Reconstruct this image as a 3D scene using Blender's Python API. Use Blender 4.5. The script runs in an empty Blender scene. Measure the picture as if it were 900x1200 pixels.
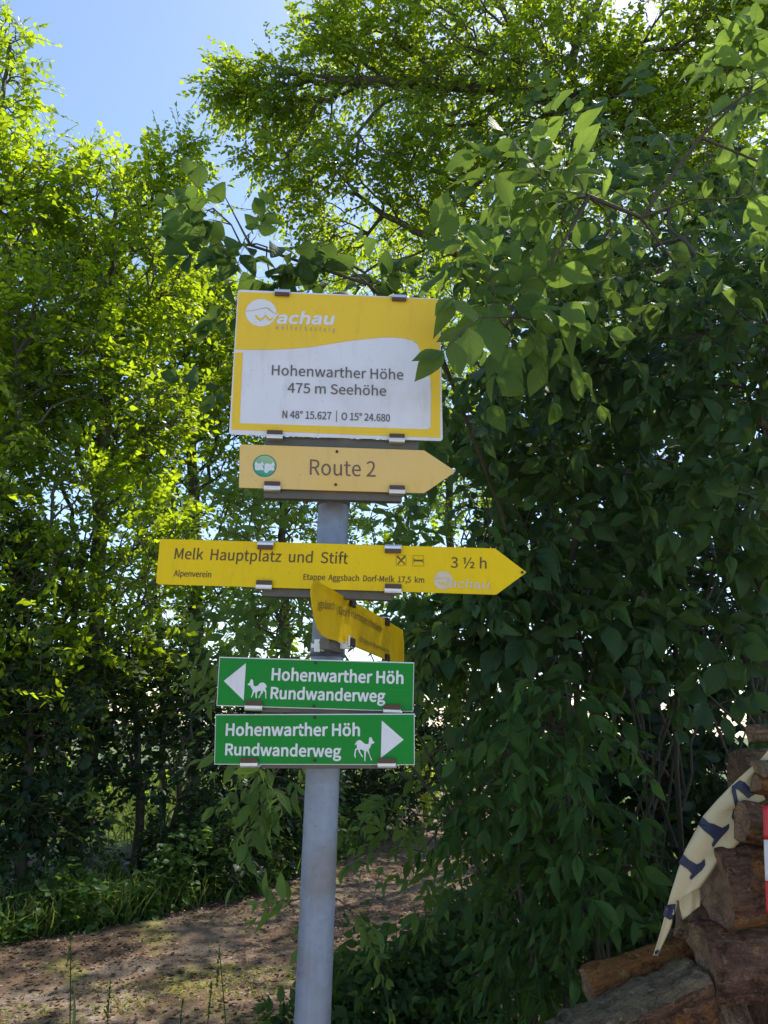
import bpy, math, random
import numpy as np
from math import radians, sin, cos, pi
from mathutils import Vector, Matrix, noise
from mathutils.geometry import tessellate_polygon

S = bpy.context.scene
COL = S.collection
rng = np.random.default_rng(11)
random.seed(11)

# ------------------------------------------------------------------ camera
F = 1200 * 26 / 36
PITCH, ROLL = radians(15.4), radians(1.25)
cam_d = bpy.data.cameras.new('camera')
cam_d.sensor_fit = 'VERTICAL'; cam_d.sensor_height = 36; cam_d.sensor_width = 27; cam_d.lens = 26
cam_d.clip_start = 0.05; cam_d.clip_end = 9000
cam = bpy.data.objects.new('camera', cam_d); COL.objects.link(cam)
CAM = Vector((0, 0, 1.6))
ROT = (Matrix.Rotation(pi / 2 + PITCH, 3, 'X') @ Matrix.Rotation(ROLL, 3, 'Z'))
cam.matrix_world = Matrix.Translation(CAM) @ ROT.to_4x4()
S.camera = cam

# ------------------------------------------------------------------ light
SUN_AZ, SUN_EL = radians(36), radians(58)        # azimuth from +Y, positive to the right
world = bpy.data.worlds.new("World"); S.world = world; world.use_nodes = True
wn = world.node_tree; bg = wn.nodes['Background']
sky = wn.nodes.new('ShaderNodeTexSky'); sky.sky_type = 'NISHITA'; sky.sun_disc = False
sky.sun_elevation = SUN_EL; sky.sun_rotation = SUN_AZ
sky.altitude = 450; sky.air_density = 1.0; sky.dust_density = .7; sky.ozone_density = 1.0
wn.links.new(sky.outputs[0], bg.inputs[0]); bg.inputs[1].default_value = 0.14
sun_d = bpy.data.lights.new('sun', 'SUN'); sun_d.energy = 4.2; sun_d.angle = radians(0.55); sun_d.color = (1, .95, .86)
sun = bpy.data.objects.new('sun', sun_d); COL.objects.link(sun)
sdir = Vector((sin(SUN_AZ) * cos(SUN_EL), cos(SUN_AZ) * cos(SUN_EL), sin(SUN_EL)))
sun.rotation_euler = sdir.to_track_quat('Z', 'Y').to_euler()
sun.location = (0, 0, 30)
S.view_settings.view_transform = 'Standard'; S.view_settings.look = 'None'
S.view_settings.exposure = 0.98; S.view_settings.gamma = 1.0
S.cycles.max_bounces = 7; S.cycles.diffuse_bounces = 4; S.cycles.glossy_bounces = 2
S.cycles.transmission_bounces = 4; S.cycles.transparent_max_bounces = 4
S.cycles.caustics_reflective = False; S.cycles.caustics_refractive = False
S.cycles.sample_clamp_indirect = 6

def ray(px, py):
    return ROT @ Vector(((px - 450) / F, (600 - py) / F, -1))
def P(px, py, Y):
    """photo pixel -> world point at forward distance Y"""
    r = ray(px, py); return CAM + r * (Y / r.y)
RT = np.array(ROT.transposed())
def project(p):
    q = (np.asarray(p) - np.array(CAM)) @ RT.T
    d = -q[:, 2]
    return 450 + F * q[:, 0] / np.maximum(d, .01), 600 - F * q[:, 1] / np.maximum(d, .01), d

# ------------------------------------------------------------------ node helpers
class NT:
    def __init__(s, name):
        s.m = bpy.data.materials.new(name); s.m.use_nodes = True
        s.t = s.m.node_tree; s.t.nodes.clear()
        s.out = s.t.nodes.new('ShaderNodeOutputMaterial')
    def n(s, typ, ins=None, **kw):
        nd = s.t.nodes.new(typ)
        for k, v in kw.items(): setattr(nd, k, v)
        for k, v in (ins or {}).items(): s.set(nd.inputs[k], v)
        return nd
    def set(s, sock, v):
        if isinstance(v, bpy.types.NodeSocket): s.t.links.new(v, sock)
        elif isinstance(v, (tuple, list)) and sock.type == 'RGBA' and len(v) == 3: sock.default_value = (*v, 1)
        else: sock.default_value = v
    def math(s, op, a, b=0.0, c=None):
        nd = s.n('ShaderNodeMath', operation=op); s.set(nd.inputs[0], a); s.set(nd.inputs[1], b)
        if c is not None: s.set(nd.inputs[2], c)
        return nd.outputs[0]
    def mix(s, f, a, b):
        nd = s.n('ShaderNodeMix', data_type='RGBA'); s.set(nd.inputs[0], f)
        s.set(nd.inputs[6], a); s.set(nd.inputs[7], b); return nd.outputs[2]
    def noise(s, scale, detail=4, rough=.55, vec=None, out=0, dist=0):
        nd = s.n('ShaderNodeTexNoise', {'Scale': scale, 'Detail': detail, 'Roughness': rough, 'Distortion': dist})
        if vec is not None: s.set(nd.inputs['Vector'], vec)
        return nd.outputs[out]
    def ramp(s, f, stops, interp='LINEAR'):
        nd = s.n('ShaderNodeValToRGB'); s.set(nd.inputs[0], f); cr = nd.color_ramp; cr.interpolation = interp
        while len(cr.elements) < len(stops): cr.elements.new(.5)
        for e, (p, c) in zip(cr.elements, stops):
            e.position = p; e.color = (*c, 1) if len(c) == 3 else c
        return nd.outputs[0]
    def fin(s, sh): s.t.links.new(sh, s.out.inputs['Surface']); return s.m
    def coord(s, w='Object'): return s.n('ShaderNodeTexCoord').outputs[w]
    def bump(s, h, st=.3, d=.01):
        return s.n('ShaderNodeBump', {'Strength': st, 'Distance': d, 'Height': h}).outputs[0]
    def bsdf(s, **ins):
        nd = s.n('ShaderNodeBsdfPrincipled', {k.replace('_', ' '): v for k, v in ins.items()}); return nd.outputs[0]

def g(*v): return tuple(v)
def w3(v): return (v, v, v)

def leaf_mat(name, dark, mid, light, trans, tf=.42, rough=.42, veins=False, spec=.28):
    t = NT(name)
    rnd = t.math('FRACT', t.math('ADD', t.n('ShaderNodeNewGeometry').outputs['Random Per Island'], t.n('ShaderNodeObjectInfo').outputs['Random']))
    col = t.ramp(rnd, [(0, dark), (.5, mid), (1, light)])
    big = t.noise(1.1, 2, vec=t.n('ShaderNodeNewGeometry').outputs['Position'])
    col = t.mix(t.math('MULTIPLY', big, .5), col, dark)
    kw = {}
    tc = t.mix(rnd, trans, tuple(x * 1.25 for x in trans))
    if veins:
        uv = t.n('ShaderNodeSeparateXYZ', {0: t.coord('UV')})
        u = t.math('ABSOLUTE', t.math('SUBTRACT', uv.outputs[0], .5))
        ph = t.math('FRACT', t.math('MULTIPLY', t.math('SUBTRACT', uv.outputs[1], t.math('MULTIPLY', t.math('POWER', u, .7), .85)), 5.0))
        line = t.math('LESS_THAN', t.math('ABSOLUTE', t.math('SUBTRACT', ph, .5)), .055)
        midr = t.math('LESS_THAN', u, .022)
        v = t.math('MAXIMUM', line, midr)
        bl = t.noise(40, 3, vec=t.coord('Object'))
        col = t.mix(t.math('MULTIPLY', v, .22), col, light)
        col = t.mix(t.math('MULTIPLY', t.math('GREATER_THAN', t.noise(14, 2, vec=t.n('ShaderNodeNewGeometry').outputs['Position']), .70), .5), col, (.12, .085, .03))
        tc = t.mix(t.math('MULTIPLY', v, .28), tc, tuple(x * .45 for x in trans))
        hgt = t.math('ABSOLUTE', t.math('SUBTRACT', ph, .5))
        kw['Normal'] = t.bump(t.math('ADD', hgt, t.math('MULTIPLY', bl, .3)), .35, .005)
    # paler underside
    col = t.mix(t.math('MULTIPLY', t.n('ShaderNodeNewGeometry').outputs['Backfacing'], .35), col, tuple(min(1, x * 1.6 + .02) for x in light))
    pb = t.bsdf(Base_Color=col, Roughness=rough, **{'Specular_IOR_Level': spec}, **kw)
    tr = t.n('ShaderNodeBsdfTranslucent', {'Color': tc}).outputs[0]
    return t.fin(t.n('ShaderNodeMixShader', {0: tf, 1: pb, 2: tr}).outputs[0])

M = {}
M['leaf_far'] = leaf_mat('sunlit hedge leaf', (.03, .065, .008), (.05, .10, .010), (.085, .14, .014), (.46, .60, .012), .56, .40, spec=.35)
M['leaf_dark'] = leaf_mat('leaf darkened for shade', (.012, .030, .012), (.020, .046, .016), (.032, .062, .020), (.07, .13, .02), .30, .45)  # shade inside thicket and understorey is put into this darker leaf colour
M['leaf_over'] = leaf_mat('overhanging tree leaf', (.022, .055, .012), (.036, .080, .015), (.06, .12, .02), (.42, .54, .012), .52, .42, spec=.35)
M['leaf_dogwood'] = leaf_mat('broad shrub leaf', (.020, .050, .018), (.034, .076, .026), (.056, .108, .034), (.14, .24, .035), .30, .48, True, .20)
M['leaf_bright'] = leaf_mat('young light green leaf', (.055, .105, .024), (.080, .140, .034), (.12, .185, .045), (.26, .38, .05), .38, .58, True, .16)
M['leaf_mid'] = leaf_mat('mid green round leaf', (.026, .060, .018), (.038, .082, .024), (.058, .112, .030), (.18, .28, .04), .36, .58, True, .16)
M['leaf_low'] = leaf_mat('low shrub leaf', (.020, .056, .016), (.034, .082, .022), (.055, .115, .028), (.14, .25, .03), .36, .58, True, .16)
M['herb'] = leaf_mat('herb leaf', (.030, .075, .014), (.05, .11, .018), (.08, .15, .025), (.20, .34, .03), .40, .5)
M['grass'] = leaf_mat('grass blade', (.05, .085, .018), (.085, .13, .028), (.14, .17, .05), (.25, .33, .05), .35, .5)
M['moss'] = leaf_mat('yellow moss grass', (.16, .17, .02), (.24, .25, .03), (.32, .32, .05), (.4, .42, .05), .3, .6)
M['litter'] = leaf_mat('dry leaf litter', (.045, .022, .012), (.11, .058, .030), (.24, .15, .085), (.16, .09, .03), .12, .6)

def bark_mat(name, a, b, scale=30):
    t = NT(name); co = t.coord('Object')
    st = t.n('ShaderNodeMapping', {0: co, 3: (1, 1, .22)}).outputs[0]
    n1 = t.noise(scale, 6, .6, st); n2 = t.noise(4, 3, .5, co)
    col = t.mix(n1, a, b); col = t.mix(t.math('MULTIPLY', n2, .4), col, (.07, .085, .05))
    return t.fin(t.bsdf(Base_Color=col, Roughness=.85, Normal=t.bump(n1, .7, .02)))
M['bark'] = bark_mat('grey brown bark', (.045, .036, .028), (.15, .12, .09))
M['twig'] = bark_mat('thin twig bark', (.06, .05, .035), (.16, .13, .085), 60)
M['redtwig'] = bark_mat('dogwood twig', (.05, .035, .025), (.11, .075, .045), 60)

# ------------------------------------------------------------------ mesh helpers
def mesh_from(name, verts, faces_flat, sizes, mat, smooth=False, uv=None):
    me = bpy.data.meshes.new(name)
    verts = np.asarray(verts, np.float32); sizes = np.asarray(sizes, np.int32); ff = np.asarray(faces_flat, np.int32)
    me.vertices.add(len(verts)); me.vertices.foreach_set('co', verts.ravel())
    me.loops.add(len(ff)); me.loops.foreach_set('vertex_index', ff)
    me.polygons.add(len(sizes))
    st = np.concatenate([[0], np.cumsum(sizes)[:-1]]).astype(np.int32)
    me.polygons.foreach_set('loop_start', st); me.polygons.foreach_set('loop_total', sizes)
    if smooth: me.polygons.foreach_set('use_smooth', np.ones(len(sizes), bool))
    if uv is not None:
        l = me.uv_layers.new(name='UVMap'); l.data.foreach_set('uv', np.asarray(uv, np.float32)[ff].ravel())
    me.update(calc_edges=True); me.validate(clean_customdata=False)
    if mat: me.materials.append(mat)
    return me
def link(name, me, parent=None, kind=None):
    o = bpy.data.objects.new(name, me); COL.objects.link(o)
    if parent: o.parent = parent
    if kind: o['kind'] = kind
    return o
def thing(name, label, cat, loc=(0, 0, 0), group=None, mw=None):
    o = bpy.data.objects.new(name, None); COL.objects.link(o)
    o.empty_display_size = .1
    o.location = loc
    if mw is not None: o.matrix_world = mw
    o['label'] = label; o['category'] = cat
    if group: o['group'] = group
    return o
def tag(o, label, cat, group=None):
    o['label'] = label; o['category'] = cat
    if group: o['group'] = group
    return o
def pyobj(name, verts, faces, mat, parent=None, smooth=False, bevel=0):
    me = bpy.data.meshes.new(name); me.from_pydata([tuple(v) for v in verts], [], faces); me.update()
    if mat: me.materials.append(mat)
    if smooth: me.polygons.foreach_set('use_smooth', [True] * len(me.polygons))
    o = link(name, me, parent)
    if bevel:
        b = o.modifiers.new('b', 'BEVEL'); b.width = bevel; b.segments = 2; b.limit_method = 'ANGLE'
    return o
def boxv(c, s, Rm=None):
    vs = []
    for x in (-.5, .5):
        for y in (-.5, .5):
            for z in (-.5, .5):
                v = Vector((x * s[0], y * s[1], z * s[2]))
                if Rm: v = Rm @ v
                vs.append(Vector(c) + v)
    return vs, [(0, 1, 3, 2), (4, 6, 7, 5), (0, 4, 5, 1), (2, 3, 7, 6), (0, 2, 6, 4), (1, 5, 7, 3)]

def tubes(A, B, ra, rb, sides=5):
    """frusta between point arrays A->B; returns verts, flat faces, sizes"""
    A = np.asarray(A); B = np.asarray(B); n = len(A)
    d = B - A; L = np.linalg.norm(d, axis=1, keepdims=True) + 1e-9; d = d / L
    up = np.where(np.abs(d[:, 2:3]) > .9, np.array([[1., 0, 0]]), np.array([[0, 0, 1.]]))
    u = np.cross(d, up); u /= np.linalg.norm(u, axis=1, keepdims=True); v = np.cross(d, u)
    an = np.arange(sides) * 2 * pi / sides
    ring = u[:, None] * np.cos(an)[None, :, None] + v[:, None] * np.sin(an)[None, :, None]
    VA = A[:, None] + ring * np.asarray(ra)[:, None, None]; VB = B[:, None] + d[:, None] * .0 + ring * np.asarray(rb)[:, None, None]
    V = np.concatenate([VA, VB], 1).reshape(-1, 3)
    i = np.arange(sides); j = (i + 1) % sides
    q = np.stack([i, j, j + sides, i + sides], 1)
    Fc = (q[None] + (np.arange(n) * 2 * sides)[:, None, None]).reshape(-1)
    return V, Fc, np.full(n * sides, 4)

def smooth_tube(name, pts, rads, mat, parent=None, sides=12, res=4, rough=0.0, kind=None):
    """one continuous tube through pts (Catmull-Rom)"""
    pts = [Vector(p) for p in pts]; P_ = []; R_ = []
    n = len(pts)
    for i in range(n - 1):
        p0, p1, p2, p3 = pts[max(i - 1, 0)], pts[i], pts[i + 1], pts[min(i + 2, n - 1)]
        for k in range(res):
            t = k / res
            P_.append(.5 * ((2 * p1) + (-p0 + p2) * t + (2 * p0 - 5 * p1 + 4 * p2 - p3) * t * t + (-p0 + 3 * p1 - 3 * p2 + p3) * t ** 3))
            R_.append(rads[i] * (1 - t) + rads[i + 1] * t)
    P_.append(pts[-1]); R_.append(rads[-1])
    vs, fs = [], []
    ref = Vector((0.3, 1, 0.1)).normalized()
    for i, p in enumerate(P_):
        d = (P_[min(i + 1, len(P_) - 1)] - P_[max(i - 1, 0)]).normalized()
        u = d.cross(ref).normalized(); v = d.cross(u)
        for k in range(sides):
            a = 2 * pi * k / sides; r = R_[i]
            if rough: r *= 1 + rough * noise.noise(p * 6 + Vector((cos(a), sin(a), 0)) * 1.5)
            vs.append(p + (u * cos(a) + v * sin(a)) * r)
    for i in range(len(P_) - 1):
        for k in range(sides):
            a = i * sides + k; b = i * sides + (k + 1) % sides
            fs.append((a, b, b + sides, a + sides))
    fs.append(tuple(range(sides - 1, -1, -1))); fs.append(tuple(range((len(P_) - 1) * sides, len(P_) * sides)))
    o = pyobj(name, vs, fs, mat, parent, smooth=True)
    if kind: o['kind'] = kind
    return o

# ------------------------------------------------------------------ leaf templates
def tmpl_small(w=.28, fold=.10, droop=.08, high=True):
    if high:
        V = [(0, 0, 0), (w * .92, .27, fold), (w, .55, fold * .8 - droop * .3), (0, 1, -droop), (-w, .55, fold * .8 - droop * .3), (-w * .92, .27, fold), (0, .3, 0), (0, .62, -droop * .3)]
        fl = [0, 1, 6, 6, 1, 2, 7, 7, 2, 3, 0, 6, 5, 6, 7, 4, 5, 7, 3, 4]
        sz = [3, 4, 3, 3, 4, 3]
    else:
        V = [(0, 0, 0), (w, .42, fold), (0, 1, -droop), (-w, .42, fold), (0, .45, 0)]
        fl = [0, 1, 2, 4, 0, 4, 2, 3]; sz = [4, 4]
    V = np.array(V, float); uv = V[:, :2] * 1.0; uv = np.stack([.5 + V[:, 0], V[:, 1]], 1)
    return V, np.array(fl), np.array(sz), uv
def tmpl_big(width=.29, peak=.42, fold=.16, droop=.22, twist=0.0, wave=.02, tip=1.0):
    ts = [0, .1, .26, .45, .64, .82, .93, 1.0]
    V, uv = [], []
    for i, t in enumerate(ts):
        a = t / peak if t < peak else 1 + (t - peak) / (1 - peak)
        wd = width * (sin(pi / 2 * min(a, 1)) ** .75 if a <= 1 else (cos(pi / 2 * (a - 1))) ** (1.15 * tip))
        if t == 0 or t == 1: wd = .006
        z0 = -droop * t * t
        for s in (-1, -.5, 0, .5, 1):
            x = s * wd; z = z0 + abs(s) ** 1.3 * wd * fold * 2.2 + wave * sin(t * 9 + s * 3) * abs(s) + twist * s * wd * (t - .3)
            V.append((x, t, z)); uv.append((.5 + x, t))
    fl, sz = [], []
    for i in range(len(ts) - 1):
        for k in range(4):
            a = i * 5 + k; fl += [a, a + 1, a + 6, a + 5]; sz.append(4)
    b = len(V)      # petiole
    V += [(-.012, -.16, .0), (.012, -.16, 0), (.010, .02, .004), (-.010, .02, .004)]; uv += [(.5, .5)] * 4
    fl += [b, b + 1, b + 2, b + 3]; sz.append(4)
    return np.array(V, float), np.array(fl), np.array(sz), np.array(uv)
T_SM = [tmpl_small(.27, .10, .10), tmpl_small(.31, .05, .2), tmpl_small(.24, .14, .02)]
T_FAR = [tmpl_small(.30, .10, .1, False), tmpl_small(.34, .04, .16, False)]
T_BIG = [tmpl_big(.30, .42, .06, .18), tmpl_big(.33, .40, .10, .30, .4), tmpl_big(.28, .44, .03, .10, -.4, .03), tmpl_big(.31, .46, .14, .38, .2, .03), tmpl_big(.24, .42, .35, .60, -.8, .04), tmpl_big(.30, .40, -.15, .25, .6, .05)]
T_LONG = [tmpl_big(.20, .42, .08, .20), tmpl_big(.22, .44, .12, .32, .3), tmpl_big(.19, .40, .05, .1, -.3, .03), tmpl_big(.17, .42, .3, .6, .7, .04)]
T_ROUND = [tmpl_big(.35, .46, .12, .16, 0, .02, .8), tmpl_big(.33, .48, .22, .28, .4, .03, .8), tmpl_big(.36, .44, .3, .1, -.3, .03, .85)]
T_BLADE = [(np.array([(-.018, 0, 0), (.018, 0, 0), (.02, .35, .01), (-.02, .35, .01), (.014, .7, -.08), (-.014, .7, -.08), (0, 1, -.25)]), np.array([0, 1, 2, 3, 3, 2, 4, 5, 5, 4, 6]), np.array([4, 4, 3]), np.zeros((7, 2)))]

def norm(a): return a / (np.linalg.norm(a, axis=-1, keepdims=True) + 1e-9)
def frames(d, n):
    d = norm(d); n = n - d * (n * d).sum(-1, keepdims=True); n = norm(n); x = np.cross(d, n)
    return x, d, n
def leaf_mesh(name, pos, d, n, s, tmpls, mat, smooth=False):
    x, y, z = frames(d, n)
    k = rng.integers(0, len(tmpls), len(pos)); Vs, Fs, Ss, Us = [], [], [], []; off = 0
    for ti, (V, fl, sz, uv) in enumerate(tmpls):
        m = np.where(k == ti)[0]
        if not len(m): continue
        W = pos[m, None] + s[m, None, None] * (V[None, :, 0:1] * x[m, None] + V[None, :, 1:2] * y[m, None] + V[None, :, 2:3] * z[m, None])
        Vs.append(W.reshape(-1, 3)); Fs.append((fl[None] + off + (np.arange(len(m)) * len(V))[:, None]).ravel())
        Ss.append(np.tile(sz, len(m))); Us.append(np.tile(uv, (len(m), 1))); off += len(m) * len(V)
    return mesh_from(name, np.concatenate(Vs), np.concatenate(Fs), np.concatenate(Ss), mat, smooth, np.concatenate(Us))

# ------------------------------------------------------------------ growing plants
def E(px, py, Y, rx, ry, rd, n):
    c = P(px, py, Y); dep = -(ROT.transposed() @ (c - CAM)).z
    return (np.array(c), np.array([rx * dep / F, rd, ry * dep / F]), n)
def fill(blobs, zmin=.05, clump=None):
    out = []
    for c, r, n in blobs:
        d = norm(rng.normal(size=(n, 3))); rad = rng.random((n, 1)) ** (1 / 2.6)
        out.append(c + d * rad * r)
    p = np.concatenate(out); p = p[p[:, 2] > zmin]
    if clump is not None:
        k = np.array([noise.noise(Vector(q) * 1.35) + .5 * noise.noise(Vector(q) * 3.1) for q in p]); p = p[k > clump]
    return p
def grow(stems, pts, alpha=.35, step=.22, bend=.12):
    """greedy branching: every point connects to the cheapest node of what has grown so far"""
    N = []; par = []; pl = []
    for st in stems:
        st = [np.array(s, float) for s in st]; prev = -1; acc = 0
        for a, b in zip(st[:-1], st[1:]):
            L = np.linalg.norm(b - a); k = max(1, int(L / step))
            for i in range(k + (1 if b is st[-1] else 0)):
                q = a + (b - a) * i / k + (rng.normal(size=3) * step * .07 if prev >= 0 else 0)
                if prev >= 0: acc += np.linalg.norm(q - N[prev])
                N.append(q); par.append(prev); pl.append(acc); prev = len(N) - 1
    ns = len(N); tot = ns + 2 * len(pts)
    A = np.full((tot, 3), 1e6); A[:ns] = np.array(N); PL = np.zeros(tot); PL[:ns] = pl; PR = np.full(tot, -1); PR[:ns] = par
    c = ns; base = A[:ns]
    dmin = np.array([np.min(np.linalg.norm(base - p, axis=1)) for p in pts]); order = np.argsort(dmin)
    tips = []
    for i in order:
        p = pts[i]; dd = np.linalg.norm(A[:c] - p, axis=1)
        # prefer nodes lying below / inward of the point
        cost = dd + alpha * PL[:c] + .5 * np.maximum(A[:c, 2] - p[2], 0)
        j = int(np.argmin(cost)); L = dd[j]
        md = (A[j] + p) / 2 + rng.normal(size=3) * L * bend * .5 + np.array([0, 0, L * bend * .6])
        A[c] = md; PR[c] = j; PL[c] = PL[j] + L / 2
        A[c + 1] = p; PR[c + 1] = c; PL[c + 1] = PL[j] + L; tips.append(c + 1); c += 2
    cnt = np.zeros(tot); cnt[tips] = 1
    ordr = np.argsort(-PL[:c])
    for i in ordr:
        if PR[i] >= 0: cnt[PR[i]] += cnt[i]
    return A[:c], PR[:c], np.maximum(cnt[:c], 1), np.array(tips)

def spray(A, PR, tips, L=.3, nl=9, size=.07, mode='alt', droop=.25, ldroop=.15, face=(0, -.2, 1), jit=.35, outw=None, twist=.5, ang=55):
    """leafy twigs at the tips -> leaf arrays and twig tubes"""
    n = len(tips); p0 = A[tips]; D = norm(A[tips] - A[PR[tips]])
    D = norm(D + rng.normal(size=(n, 3)) * .35 + (0 if outw is None else np.array(outw)))
    Ls = L * (.65 + .7 * rng.random((n, 1)))
    Nn = norm(np.array(face) + rng.normal(size=(n, 3)) * twist); side = norm(np.cross(D, Nn)); Nn = np.cross(side, D)
    dz = np.array([0, 0, -1.])
    pos, dr, nr, sc = [], [], [], []
    st = []
    K = nl if mode == 'alt' else nl // 2
    for j in range(K):
        t = (j + .6) / K
        c = p0 + D * Ls * t + dz * droop * Ls * t * t
        st.append(c)
        sides = ([1 if j % 2 else -1] if mode == 'alt' else [1, -1])
        for sg in sides:
            last = j == K - 1
            a = radians(ang) * (.45 if last else 1) * (.85 + .3 * rng.random((n, 1)))
            d = D * np.cos(a) + side * sg * np.sin(a) + dz * (ldroop + droop * t * .6) + rng.normal(size=(n, 3)) * jit * .5
            pos.append(c); dr.append(d); nr.append(Nn + rng.normal(size=(n, 3)) * jit)
            sc.append(size * (.45 + .75 * rng.random(n) ** 1.3) * (.75 + .4 * sin(pi * min(1, .25 + t * .7))))
    pos = np.concatenate(pos); dr = np.concatenate(dr); nr = np.concatenate(nr); sc = np.concatenate(sc)
    keep = (rng.random(len(pos)) < .93) & (pos[:, 2] > .02)
    segA = [p0] + st[:-1]; segB = st
    return pos[keep], dr[keep], nr[keep], sc[keep], np.concatenate(segA), np.concatenate(segB)

def plant(name, label, cat, base, stems, blobs, mat, leaf, tmpls=T_SM, r0=.0035, barkm='bark', twigm='twig', thr=.012, alpha=.35,
          group=None, clump=None, pick=0, far=False, stem_name='trunk', sides=5, dens=1.0, zmin=.05, rexp=.5, clip=None, **kw):
    base = np.array(base, float)
    blobs = [(c, q, int(n * dens)) for c, q, n in blobs]
    pts = fill(blobs, zmin, clump)
    if clip is not None: pts = pts[clip(pts)]
    A, PR, cnt, tips = grow(stems, pts, alpha)
    root = thing(name, label, cat, tuple(base), group)
    pos, d, n, s, sa, sb = spray(A, PR, tips, size=leaf, **kw)
    if clip is not None:
        k = clip(pos); pos, d, n, s = pos[k], d[k], n[k], s[k]
    R = r0 * cnt ** rexp
    e = np.where(PR >= 0)[0]; ra, rb = R[PR[e]], R[e]
    ra = np.minimum(ra, rb * 1.6 + .002)
    big = rb > thr
    rootid = np.arange(len(PR))
    for i in range(len(PR)):
        j = i
        while PR[j] >= 0: j = PR[j]
        rootid[i] = j
    parts_ = [(stem_name, big & (rootid[e] == q), 9, barkm, None) for q in np.unique(rootid[e[big]])] + [('twigs', ~big, sides, twigm, 'stuff')]
    for nm, m, sd, mm, kind in parts_:
        if not m.any(): continue
        V, Fc, Sz = tubes(A[PR[e[m]]] - base, A[e[m]] - base, ra[m], rb[m], sd)
        if nm == 'twigs':
            V2, F2, S2 = tubes(sa - base, sb - base, np.full(len(sa), r0 * .55), np.full(len(sa), r0 * .4), 3)
            F2 = F2 + len(V); V = np.concatenate([V, V2]); Fc = np.concatenate([Fc, F2]); Sz = np.concatenate([Sz, S2])
        link(nm, mesh_from(nm, V, Fc, Sz, M[mm], True), root, kind)
    rest = np.ones(len(pos), bool)
    if pick:
        x, y, dep = project(pos + norm(d) * s[:, None] * .5)
        x2, y2, _ = project(pos + norm(d) * s[:, None])
        inn = (dep > .2) & (x > -10) & (x < 910) & (y > -10) & (y < 1210)
        score = np.where(inn, s / np.maximum(dep, .2) ** 1.6, -1)
        idx = np.argsort(-score)[:pick]; idx = idx[score[idx] > 0]
        rest[idx] = False
        X_, Y_, Z_ = frames(d[idx], n[idx])
        mes = [mesh_from('leaf', V, fl, sz, M[mat], True, uv) for V, fl, sz, uv in tmpls]
        for q in range(len(idx)):
            i = idx[q]
            mt = Matrix((X_[q] * s[i], Y_[q] * s[i], Z_[q] * s[i])).transposed().to_4x4()
            o = bpy.data.objects.new('leaf', mes[q % len(mes)]); COL.objects.link(o); o.parent = root
            mt.translation = Vector(pos[i] - base); o.matrix_basis = mt
    if rest.any():
        me = leaf_mesh('crown', pos[rest] - base, d[rest], n[rest], s[rest], tmpls, M[mat], not far)
        link('foliage' if pick else 'crown', me, root, 'stuff')
    return root
def G(px, Y, z=0):     # a point on the ground straight below the photo column px at depth Y
    p = P(px, 900, Y); return (p.x, Y, z)
def Pt(px, py, Y): return tuple(P(px, py, Y))

# ================================================================== SETTING
# ---- ground
def height(x, y):
    r = np.hypot(x - 0, (y - 4) * .9)
    t = np.clip((r - 15) / 500, 0, 1); h = -70 * (t ** .62)
    h = np.where(r > 15, h, 0)
    h = h + .05 * np.sin(x * .9 + 1) * np.cos(y * .7) * np.clip((r - 3) / 4, 0, 1)
    ng = np.clip(1 - np.abs(path_d(x, y)) / 1.8, 0, 1)
    return h + .10 * (1 - ng) * np.clip(1 - np.abs(r - 8) / 8, 0, 1) - .04 * ng
PATH = np.array([(-14, .4), (-8, 1.8), (-5, 3.0), (-3, 4.3), (-1.2, 5.8), (0, 7.6), (.75, 9.8), (1.2, 12.5), (1.9, 16), (4, 24)], float)
def path_d(x, y):
    x = np.asarray(x, float); y = np.asarray(y, float); best = np.full(np.broadcast(x, y).shape, 1e9)
    for a, b in zip(PATH[:-1], PATH[1:]):
        ab = b - a; t = np.clip(((x - a[0]) * ab[0] + (y - a[1]) * ab[1]) / (ab @ ab), 0, 1)
        best = np.minimum(best, np.hypot(x - a[0] - ab[0] * t, y - a[1] - ab[1] * t))
    return best
ax = np.concatenate([-np.geomspace(4000, 14, 26), np.linspace(-13, 13, 105), np.geomspace(14, 4000, 26)])
gx, gy = np.meshgrid(ax, ax + 4.0)
gz = height(gx, gy); n1 = len(ax)
V = np.stack([gx, gy, gz], -1).reshape(-1, 3)
ii = np.arange((n1 - 1) * (n1 - 1)); r_ = ii // (n1 - 1); c_ = ii % (n1 - 1); a_ = r_ * n1 + c_
Fq = np.stack([a_, a_ + 1, a_ + n1 + 1, a_ + n1], 1).ravel()
t = NT('grassy soil'); pos_ = t.coord('Object')
n_a = t.noise(.35, 5, .6, pos_); n_b = t.noise(9, 6, .65, pos_); n_c = t.noise(60, 4, .6, pos_)
soil = t.mix(n_b, (.045, .028, .016), (.11, .075, .045)); gr = t.mix(n_c, (.035, .06, .012), (.10, .14, .03))
near = t.math('LESS_THAN', t.n('ShaderNodeVectorMath', {0: pos_, 1: (0, 4, 0)}, operation='DISTANCE').outputs['Value'], 6.0)
fgr = t.math('SUBTRACT', 1.0, t.math('MULTIPLY', near, t.math('GREATER_THAN', n_a, .38)))
col = t.mix(fgr, soil, gr)
bounce_zone = t.math('LESS_THAN', t.math('ADD', t.n('ShaderNodeSeparateXYZ', {0: pos_}).outputs[1], t.math('MULTIPLY', n_a, 2.0)), 1.2)  # unseen pale gravel behind the camera, added to bounce sunlight onto the signs
bounce_zone = t.math('MULTIPLY', bounce_zone, t.math('LESS_THAN', t.n('ShaderNodeVectorMath', {0: pos_, 1: (0, -6, 0)}, operation='DISTANCE').outputs['Value'], 16.0))
col = t.mix(bounce_zone, col, t.mix(n_c, (.30, .27, .23), (.52, .48, .42)))
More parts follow.
